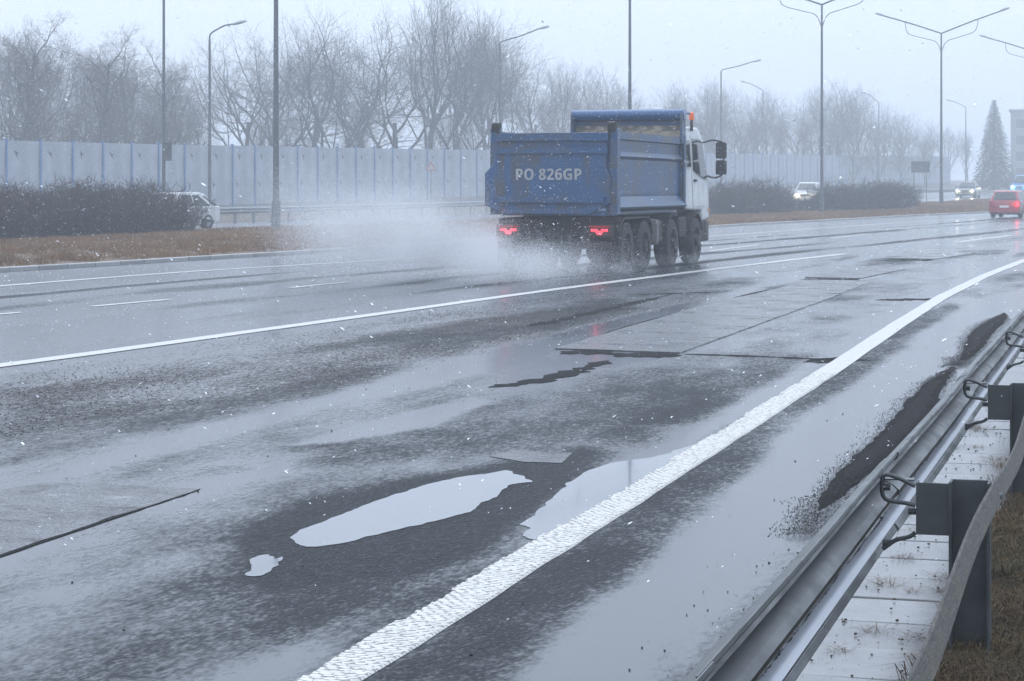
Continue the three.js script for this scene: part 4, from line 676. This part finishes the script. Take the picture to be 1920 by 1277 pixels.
// ------------------------------------------------------------------ the dump truck
{
  const dir = 18 * Math.PI / 180, T = thing('dump_truck', 'blue four axle dump truck with white cab throwing up spray', 'truck', V(0.814, 42.5, 0), away(dir));
  const dirtTex = (r, g, b, seedK, amount) => texture(512, 512, (u, v, o) => { const n = fbm(u * 7 + seedK, v * 7, 5), f = smooth(0.42, 0.78, fbm(u * 16 + seedK * 3, v * 5 + 8, 4) * 0.75 + n * 0.4) * amount, k = 0.8 + 0.4 * n, st = smooth(0.55, 0.8, fbm(u * 60, v * 3 + seedK, 3)) * 0.3 * amount, e = clamp(f + st); o[0] = toS(mix(r * k, 0.055, e)); o[1] = toS(mix(g * k, 0.05, e)); o[2] = toS(mix(b * k, 0.05, e)); }, true);
  const rep = (t, x, y) => { t.repeat.set(x, y); return t; };
  const blue = phys(lin(1, 1, 1), 0.42, { map: rep(dirtTex(0.014, 0.064, 0.16, 2, 0.8), 0.35, 0.35) });
  const white = phys(lin(0.62, 0.64, 0.65), 0.35, { map: mottle }), under = std(lin(0.011, 0.0105, 0.0105), 0.75), mud = std(lin(0.040, 0.033, 0.028), 0.8, 0, { map: mottle }), tan = std(lin(1, 1, 1), 0.85, 0, { map: texture(512, 128, (u, v, o) => { const n = fbm(u * 22, v * 8, 5), m = fbm(u * 5, v * 4 + 7, 4); const k = mix(0.4, 1.1, n), d = smooth(0.5, 0.7, m); o[0] = toS(mix(0.40 * k, 0.10, d)); o[1] = toS(mix(0.34 * k, 0.09, d)); o[2] = toS(mix(0.25 * k, 0.08, d)); }, true) });
  const W = 1.3, len = 6.0;
  // side walls: a folded cross-section run along the body
  const sec = [[1.30, 1.30], [1.34, 1.335], [1.55, 1.185], [1.60, 1.195], [2.30, 1.205], [2.36, 1.275], [2.46, 1.185], [2.68, 1.19], [2.70, 1.26], [2.85, 1.26], [2.85, 1.13], [1.24, 1.08]];
  for (const z of [-1, 1]) {
    const g = new THREE.ExtrudeGeometry(new THREE.Shape(sec.map(([y, w]) => new THREE.Vector2(w, y))), { depth: len - 0.1, bevelEnabled: false }).rotateY(Math.PI / 2).translate(0.05, 0, 0);   // shape x -> -z
    if (z > 0) g.scale(1, 1, -1), g.index ?? 0;
    const q = plain(g); if (z > 0) { for (const n of ['position', 'uv']) { const b = q.attributes[n], k = b.itemSize; for (let i = 0; i < b.count; i += 3) for (let c = 0; c < k; c++) { const t = b.array[i * k + c]; b.array[i * k + c] = b.array[(i + 1) * k + c]; b.array[(i + 1) * k + c] = t; } } } q.computeVertexNormals();
    { const a = q.attributes.position, uv = q.attributes.uv; for (let i = 0; i < a.count; i++) uv.setXY(i, a.getX(i), a.getY(i)); }
    const side = mesh('side_wall', q, blue, T);
    mesh('rear_stake', RB(0.14, 2.05, z * 1.245, 0.26, 1.72, 0.16, 0.02), blue, T); mesh('front_stake', RB(len - 0.12, 2.1, z * 1.245, 0.18, 1.6, 0.13, 0.02), blue, T);
    const hg = mesh('hinge', merge([RB(0.1, 2.92, z * 1.235, 0.22, 0.16, 0.12, 0.02), cyl(0.07, 0.07, 0.16, 12).rotateX(Math.PI / 2).translate(0.06, 2.97, z * 1.2), RB(0.02, 2.86, z * 1.16, 0.14, 0.2, 0.05, 0.015)]), under, T);
  }
  mesh('floor', RB(len / 2, 1.22, 0, len - 0.1, 0.1, 2.2, 0.02), blue, T);
  // tailgate: chamfered bottom, folded face
  const gate = mesh('tailgate', (() => { const g = extrude([[-1.17, 2.82], [1.12, 2.82], [1.12, 2.1], [1.20, 1.95], [1.20, 1.42], [0.72, 1.17], [-0.95, 1.17], [-1.42, 1.38], [-1.42, 2.02], [-1.24, 2.2], [-1.17, 2.5]], 0.1, 0.025).rotateY(-Math.PI / 2); const uv = g.attributes.uv, a = g.attributes.position; for (let i = 0; i < a.count; i++) uv.setXY(i, a.getZ(i), a.getY(i)); return g; })(), blue, T);
  mesh('tailgate_rib', RB(-0.075, 2.74, 0, 0.07, 0.15, 2.32, 0.02), blue, gate); mesh('tailgate_rib', RB(-0.065, 2.46, 0, 0.05, 0.10, 2.3, 0.02), blue, gate); mesh('tailgate_rib', RB(-0.08, 1.50, -0.05, 0.08, 0.13, 2.3, 0.02), blue, gate); mesh('tailgate_rib', RB(-0.07, 1.26, -0.1, 0.06, 0.09, 1.7, 0.02), blue, gate);
  {
    const font = await new FontLoader().loadAsync('fonts/droid/droid_sans_bold.typeface.json');
    const g = new TextGeometry('PO 826GP', { font, size: 0.225, depth: 0.006, curveSegments: 5, bevelEnabled: false }); g.computeBoundingBox(); const b = g.boundingBox; g.scale(1.36 / (b.max.x - b.min.x), 1, 1); g.translate(-0.68, 0, 0).rotateY(-Math.PI / 2).translate(-0.055, 1.885, -0.10);
    mesh('number_lettering', g, std(lin(0.36, 0.36, 0.36), 0.7, 0, { map: mottle }), gate);
  }
  // headboard and rolled cover
  const hb = mesh('headboard', RB(len - 0.04, 2.3, 0, 0.1, 2.1, 2.56, 0.02), blue, T);
  mesh('tan_board', RB(len - 0.12, 2.99, 0, 0.05, 0.26, 2.46, 0.01), tan, hb);
  mesh('cover_roll', merge([cyl(0.13, 0.13, 2.62, 20).rotateX(Math.PI / 2).translate(len - 0.14, 3.36, 0), RB(len + 0.16, 3.41, 0, 0.6, 0.07, 2.6, 0.03)]), phys(lin(0.014, 0.064, 0.16), 0.22), T);
  for (const z of [-1, 1]) mesh('headboard_cheek', RB(len - 0.2, 3.05, z * 1.27, 0.36, 0.66, 0.05, 0.015), blue, hb);
  // chassis
  for (const z of [-0.42, 0.42]) mesh('chassis_rail', RB(4.4, 1.0, z, 8.4, 0.3, 0.09, 0.015), under, T);
  mesh('cross_member', RB(0.3, 1.0, 0, 0.14, 0.26, 2.0, 0.02), under, T); const bumper = mesh('rear_bumper', RB(0.12, 0.58, 0, 0.12, 0.14, 2.35, 0.02), under, T);
  for (const z of [-0.6, 0.6]) mesh('bumper_hanger', RB(0.2, 0.78, z, 0.08, 0.36, 0.06, 0.01), under, bumper);
  mesh('subframe', RB(3.0, 1.16, 0, 5.2, 0.1, 1.5, 0.02), under, T); mesh('rear_skirt', RB(0.22, 0.94, 0, 0.05, 0.34, 2.4, 0.01), under, T);
  for (const z of [-1, 1]) {
    const box = mesh('tail_lamp_box', RB(0.1, 0.87, z * 0.95, 0.1, 0.24, 0.52, 0.02), mud, T);
    mesh('tail_lamp', merge([RB(0.04, 0.885, z * 0.95 - 0.105, 0.03, 0.045, 0.13, 0.01), RB(0.04, 0.885, z * 0.95 + 0.105, 0.03, 0.045, 0.13, 0.01), RB(0.04, 0.835, z * 0.95, 0.03, 0.075, 0.10, 0.01), RB(0.04, 0.86, z * 0.95 - 0.055, 0.03, 0.05, 0.04, 0.01), RB(0.04, 0.86, z * 0.95 + 0.055, 0.03, 0.05, 0.04, 0.01)]), redLamp, box);
    mesh('reflector', RB(0.045, 0.955, z * 0.95, 0.012, 0.035, 0.44, 0.004), redDull, box);
    lampLight(T, -0.25, 0.86, z * 0.95, 0xff1420, 0.07);
    mesh('mud_flap', RB(0.36, 0.55, z * 0.98, 0.02, 0.62, 0.6, 0.005), under, T);
    for (const [x, w, dual] of [[1.0, 0.56, 1], [2.45, 0.56, 1], [4.9, 0.33, 0], [7.2, 0.33, 0]]) {
      const wh = mesh('wheel', dual ? merge([tyre(0.52, 0.27).translate(0, 0, 0.15), tyre(0.52, 0.27).translate(0, 0, -0.15)]) : tyre(0.52, w), rubber, T); wh.position.set(x, 0.52, z * (1.27 - w / 2)); wh.rotation.y = z > 0 ? 0 : Math.PI;
      mesh('rim', dual ? rim(0.52, 0.27).translate(0, 0, 0.14) : rim(0.52, 0.3), mud, wh); mesh('hub', cyl(0.12, 0.15, 0.14, 14).rotateX(Math.PI / 2).translate(0, 0, w * 0.42), under, wh);
    }
    // mudguard over the tandem: flat top, sloping ends
    const gu = (() => { const o = [[0.38, 0.78], [0.5, 1.02], [0.72, 1.13], [2.75, 1.13], [2.97, 1.02], [3.08, 0.80]], pts = [...o, ...o.slice().reverse().map(([x, y]) => [x + (x < 1.7 ? 0.03 : -0.03), y - 0.035])]; return extrude(pts, 0.62, 0.006).translate(0, 0, z * 0.965); })();
    mesh('rear_mudguard', gu, mud, T);
    const arch = (x) => { const pts = []; for (let k = 0; k <= 10; k++) { const a = mix(0.35, Math.PI - 0.35, k / 10); pts.push([x + 0.62 * Math.cos(a), 0.54 + 0.62 * Math.sin(a)]); } for (let k = 10; k >= 0; k--) { const a = mix(0.35, Math.PI - 0.35, k / 10); pts.push([x + 0.585 * Math.cos(a), 0.54 + 0.585 * Math.sin(a)]); } return extrude(pts, 0.42, 0.004).translate(0, 0, z * 1.06); };
    mesh('front_mudguard', arch(4.9), under, T); mesh('front_mudguard', arch(7.2), under, T);
    const tank = mesh('fuel_tank', RB(3.65, 0.78, z * 0.98, 0.9, 0.52, 0.5, 0.08), mud, T); mesh('tank_strap', RB(3.65, 0.78, z * 0.98, 0.06, 0.54, 0.52, 0.08), chrome, tank);
    mesh('battery_box', RB(6.1, 0.85, z * 0.95, 0.7, 0.45, 0.5, 0.03), under, T);
  }
  // cab
  const cabShape = [[6.2, 1.28], [6.2, 3.02], [6.34, 3.12], [7.75, 3.12], [8.15, 2.98], [8.5, 2.15], [8.62, 1.95], [8.66, 1.0], [7.95, 0.95], [7.9, 1.2], [6.5, 1.22]];
  const cab = mesh('cab', (() => { const g = extrude(cabShape, 2.46, 0.06, 3), a = g.attributes.position; for (let i = 0; i < a.count; i++) if (a.getY(i) > 1.9) a.setZ(i, a.getZ(i) * (1 - 0.05 * (a.getY(i) - 1.9))); g.computeVertexNormals(); return g; })(), white, T);
  for (const z of [-1, 1]) {
    const zz = (y) => z * (1.23 * (1 - 0.05 * Math.max(0, y - 1.9)) + 0.006), plate = (pts, th, name, mat, par) => { const g = new THREE.ExtrudeGeometry(new THREE.Shape(pts.map(([x, y]) => new THREE.Vector2(x, y))), { depth: th, bevelEnabled: false }).translate(0, 0, -th / 2), a = g.attributes.position; for (let i = 0; i < a.count; i++) a.setZ(i, a.getZ(i) + zz(a.getY(i))); g.computeVertexNormals(); return mesh(name, g, mat, par); };
    const door = plate([[6.95, 1.3], [6.95, 2.93], [7.78, 2.93], [8.1, 2.84], [8.4, 2.12], [8.44, 1.3]], 0.02, 'door', white, cab);
    plate([[7.02, 2.12], [7.02, 2.85], [7.74, 2.85], [8.03, 2.78], [8.3, 2.12], [8.28, 1.92], [7.8, 1.98]], 0.034, 'door_window', darkGlass, door); plate([[7.05, 1.86], [7.05, 1.92], [7.25, 1.92], [7.25, 1.86]], 0.06, 'door_handle', trimBlack, door);
    plate([[6.3, 2.2], [6.3, 2.8], [6.8, 2.8], [6.8, 2.2]], 0.014, 'cab_window', darkGlass, cab);
    mesh('cab_step', RB(7.95, 0.72, z * 1.08, 0.5, 0.5, 0.3, 0.03), under, cab);
    const arm = mesh('mirror_arm', merge([tube([v3(8.1, 2.78, z * 1.2), v3(8.3, 2.84, z * 1.4), v3(8.42, 2.8, z * 1.58)], 0.022, 10, 6), tube([v3(8.35, 2.0, z * 1.24), v3(8.42, 1.96, z * 1.42), v3(8.44, 2.02, z * 1.58)], 0.022, 10, 6), tube([v3(8.42, 2.8, z * 1.58), v3(8.45, 2.4, z * 1.62), v3(8.44, 2.02, z * 1.58)], 0.022, 10, 6)]), trimBlack, T);
    mesh('mirror', RB(8.45, 2.6, z * 1.56, 0.14, 0.38, 0.26, 0.05), trimBlack, arm); mesh('mirror', RB(8.45, 2.2, z * 1.56, 0.14, 0.34, 0.26, 0.05), trimBlack, arm);
    mesh('side_marker', RB(8.55, 1.2, z * 1.235, 0.12, 0.07, 0.02, 0.005), std(lin(0.6, 0.2, 0.03), 0.4), cab);
  }
  mesh('windscreen', grid(1, 1, (u, v) => v3(mix(8.53, 8.19, v), mix(2.14, 2.96, v), mix(-1.08, 1.08, u) * mix(1, 0.96, v))), darkGlass, cab);
  mesh('front_bumper', RB(8.5, 0.72, 0, 0.36, 0.5, 2.44, 0.06), trimBlack, T); mesh('visor', RB(8.3, 3.0, 0, 0.3, 0.05, 2.2, 0.02), trimBlack, cab);
  const bc = mesh('beacon', merge([cyl(0.055, 0.065, 0.13, 14).translate(6.95, 3.34, 1.2), new THREE.SphereGeometry(0.055, 12, 8).translate(6.95, 3.405, 1.2)]), phys(lin(0.72, 0.13, 0.03), 0.3), cab); mesh('beacon_foot', cyl(0.03, 0.04, 0.26, 10).translate(6.95, 3.15, 1.2), trimBlack, bc);
  mesh('air_intake', RB(6.05, 2.3, -0.9, 0.22, 1.7, 0.24, 0.03), under, T);
}

// ------------------------------------------------------------------ spray and falling snow
const dropMat = std(lin(0.70, 0.71, 0.73), 0.9);
function dropCloud(n, r, size) {                       // a loose ball of droplets
  const one = new THREE.TetrahedronGeometry(1.25, 0), pos = [], a = one.attributes.position;
  for (let i = 0; i < n; i++) { const g = () => (rnd() + rnd() + rnd() + rnd() - 2) * 0.87, x = g() * r, y = g() * r, z = g() * r, s = size * rr(0.6, 1.35); for (let k = 0; k < a.count; k++) pos.push(x + a.getX(k) * s, y + a.getY(k) * s, z + a.getZ(k) * s); }
  const q = new THREE.BufferGeometry(); q.setAttribute('position', new THREE.Float32BufferAttribute(pos, 3)); q.computeVertexNormals(); return q;
}
{
  const dir = 18 * Math.PI / 180, fw = [Math.sin(dir), Math.cos(dir)], rt = [Math.cos(dir), -Math.sin(dir)], O = [0.814, 42.5], pl = [];
  const gau = () => (rnd() + rnd() + rnd() - 1.5) * 1.15;
  const put = (x, z, y, s) => { if (y < 0.02) y = 0.02 + 0.2 * rnd(); pl.push([V(O[0] + fw[0] * x + rt[0] * z, O[1] + fw[1] * x + rt[1] * z, y), s, rr(0, 6.28), rr(0, 6.28), rr(0, 6.28)]); };
  for (let i = 0; i < 430; i++) { const k = Math.pow(rnd(), 1.15), x = 1.8 - 7.6 * k; put(x, -1.2 - 1.35 * k + gau() * (0.3 + 0.9 * k), Math.abs(gau()) * (0.34 + 0.6 * k) + 0.25 + 0.35 * k, rr(0.45, 0.72) + 0.32 * k); }        // wind carries it off the left wheels
  for (let i = 0; i < 170; i++) { const k = rnd(), x = 0.4 - 5 * k; put(x, gau() * 1.2 + 0.1, Math.abs(gau()) * (0.22 + 0.3 * k) + 0.1, rr(0.4, 0.7) + 0.3 * k); }   // low mist behind the truck
  for (let i = 0; i < 70; i++) { const k = rnd(); put(0.5 - 5 * k, -1.8 - 2.0 * k + gau() * 0.9, 0.9 + Math.abs(gau()) * 0.8, rr(0.6, 0.95)); }   // thin upper veil
  for (const ax of [1.0, 2.45, 4.9, 7.2]) for (let i = 0; i < 16; i++) put(ax - rr(0.2, 1.0), 1.2 + gau() * 0.25, Math.abs(gau()) * 0.16 + 0.05, rr(0.18, 0.34));
  scatter('road_spray', dropCloud(1900, 0.56, 0.0030), dropMat, pl, 'white water spray thrown up behind the dump truck', 'spray');
}
{
  const flake = (() => { const pos = []; for (let k = 0; k < 3; k++) { const a = k * 1.05, c = Math.cos(a), s = Math.sin(a); pos.push(-c, -0.15, -s, c, 0.15, s, -s * 0.5, 0.45, c * 0.5, -c, -0.15, -s, s * 0.5, -0.45, -c * 0.5, c, 0.15, s); } return pos; })();
  const n = 240, cell = 3, pos = [];
  for (let i = 0; i < n; i++) { const x = rr(-cell / 2, cell / 2), y = rr(-cell / 2, cell / 2), z = rr(-cell / 2, cell / 2), s = 0.0034 + 0.0052 * Math.pow(rnd(), 3.4), st = rr(1, 2.0), r = rr(0, 6.28), c = Math.cos(r), d = Math.sin(r);
    for (let k = 0; k < flake.length; k += 3) { const u = flake[k] * s * st, v = flake[k + 1] * s, w = flake[k + 2] * s, uu = u * c - w * d, ww = u * d + w * c; pos.push(x + uu * 0.9 + v * 0.3, y + v * 0.9 + uu * 0.45, z + ww); } }
  const g = new THREE.BufferGeometry(); g.setAttribute('position', new THREE.Float32BufferAttribute(pos, 3)); g.computeVertexNormals();
  const pl = [];
  for (let Z = 9; Z < 90; Z += cell) { const hw = Math.min(36, 4 + Z * 0.36); for (let X = -hw; X < hw; X += cell) for (let y = 1.3; y < Math.min(17, 4 + Z * 0.12); y += cell) pl.push([v3(X + rr(-1, 1), y + rr(-0.3, 0.3), -Z + rr(-1, 1)), rr(0.85, 1.15), Math.floor(rnd() * 2) * Math.PI + rr(-0.35, 0.35)]); }
  scatter('falling_snow', g, std(lin(0.85, 0.87, 0.9), 0.8, 0, { side: THREE.DoubleSide }), pl, 'wet snowflakes falling through the air above the road', 'snow');
  console.log('snow clusters', pl.length);
}
renderer.render(scene, camera);
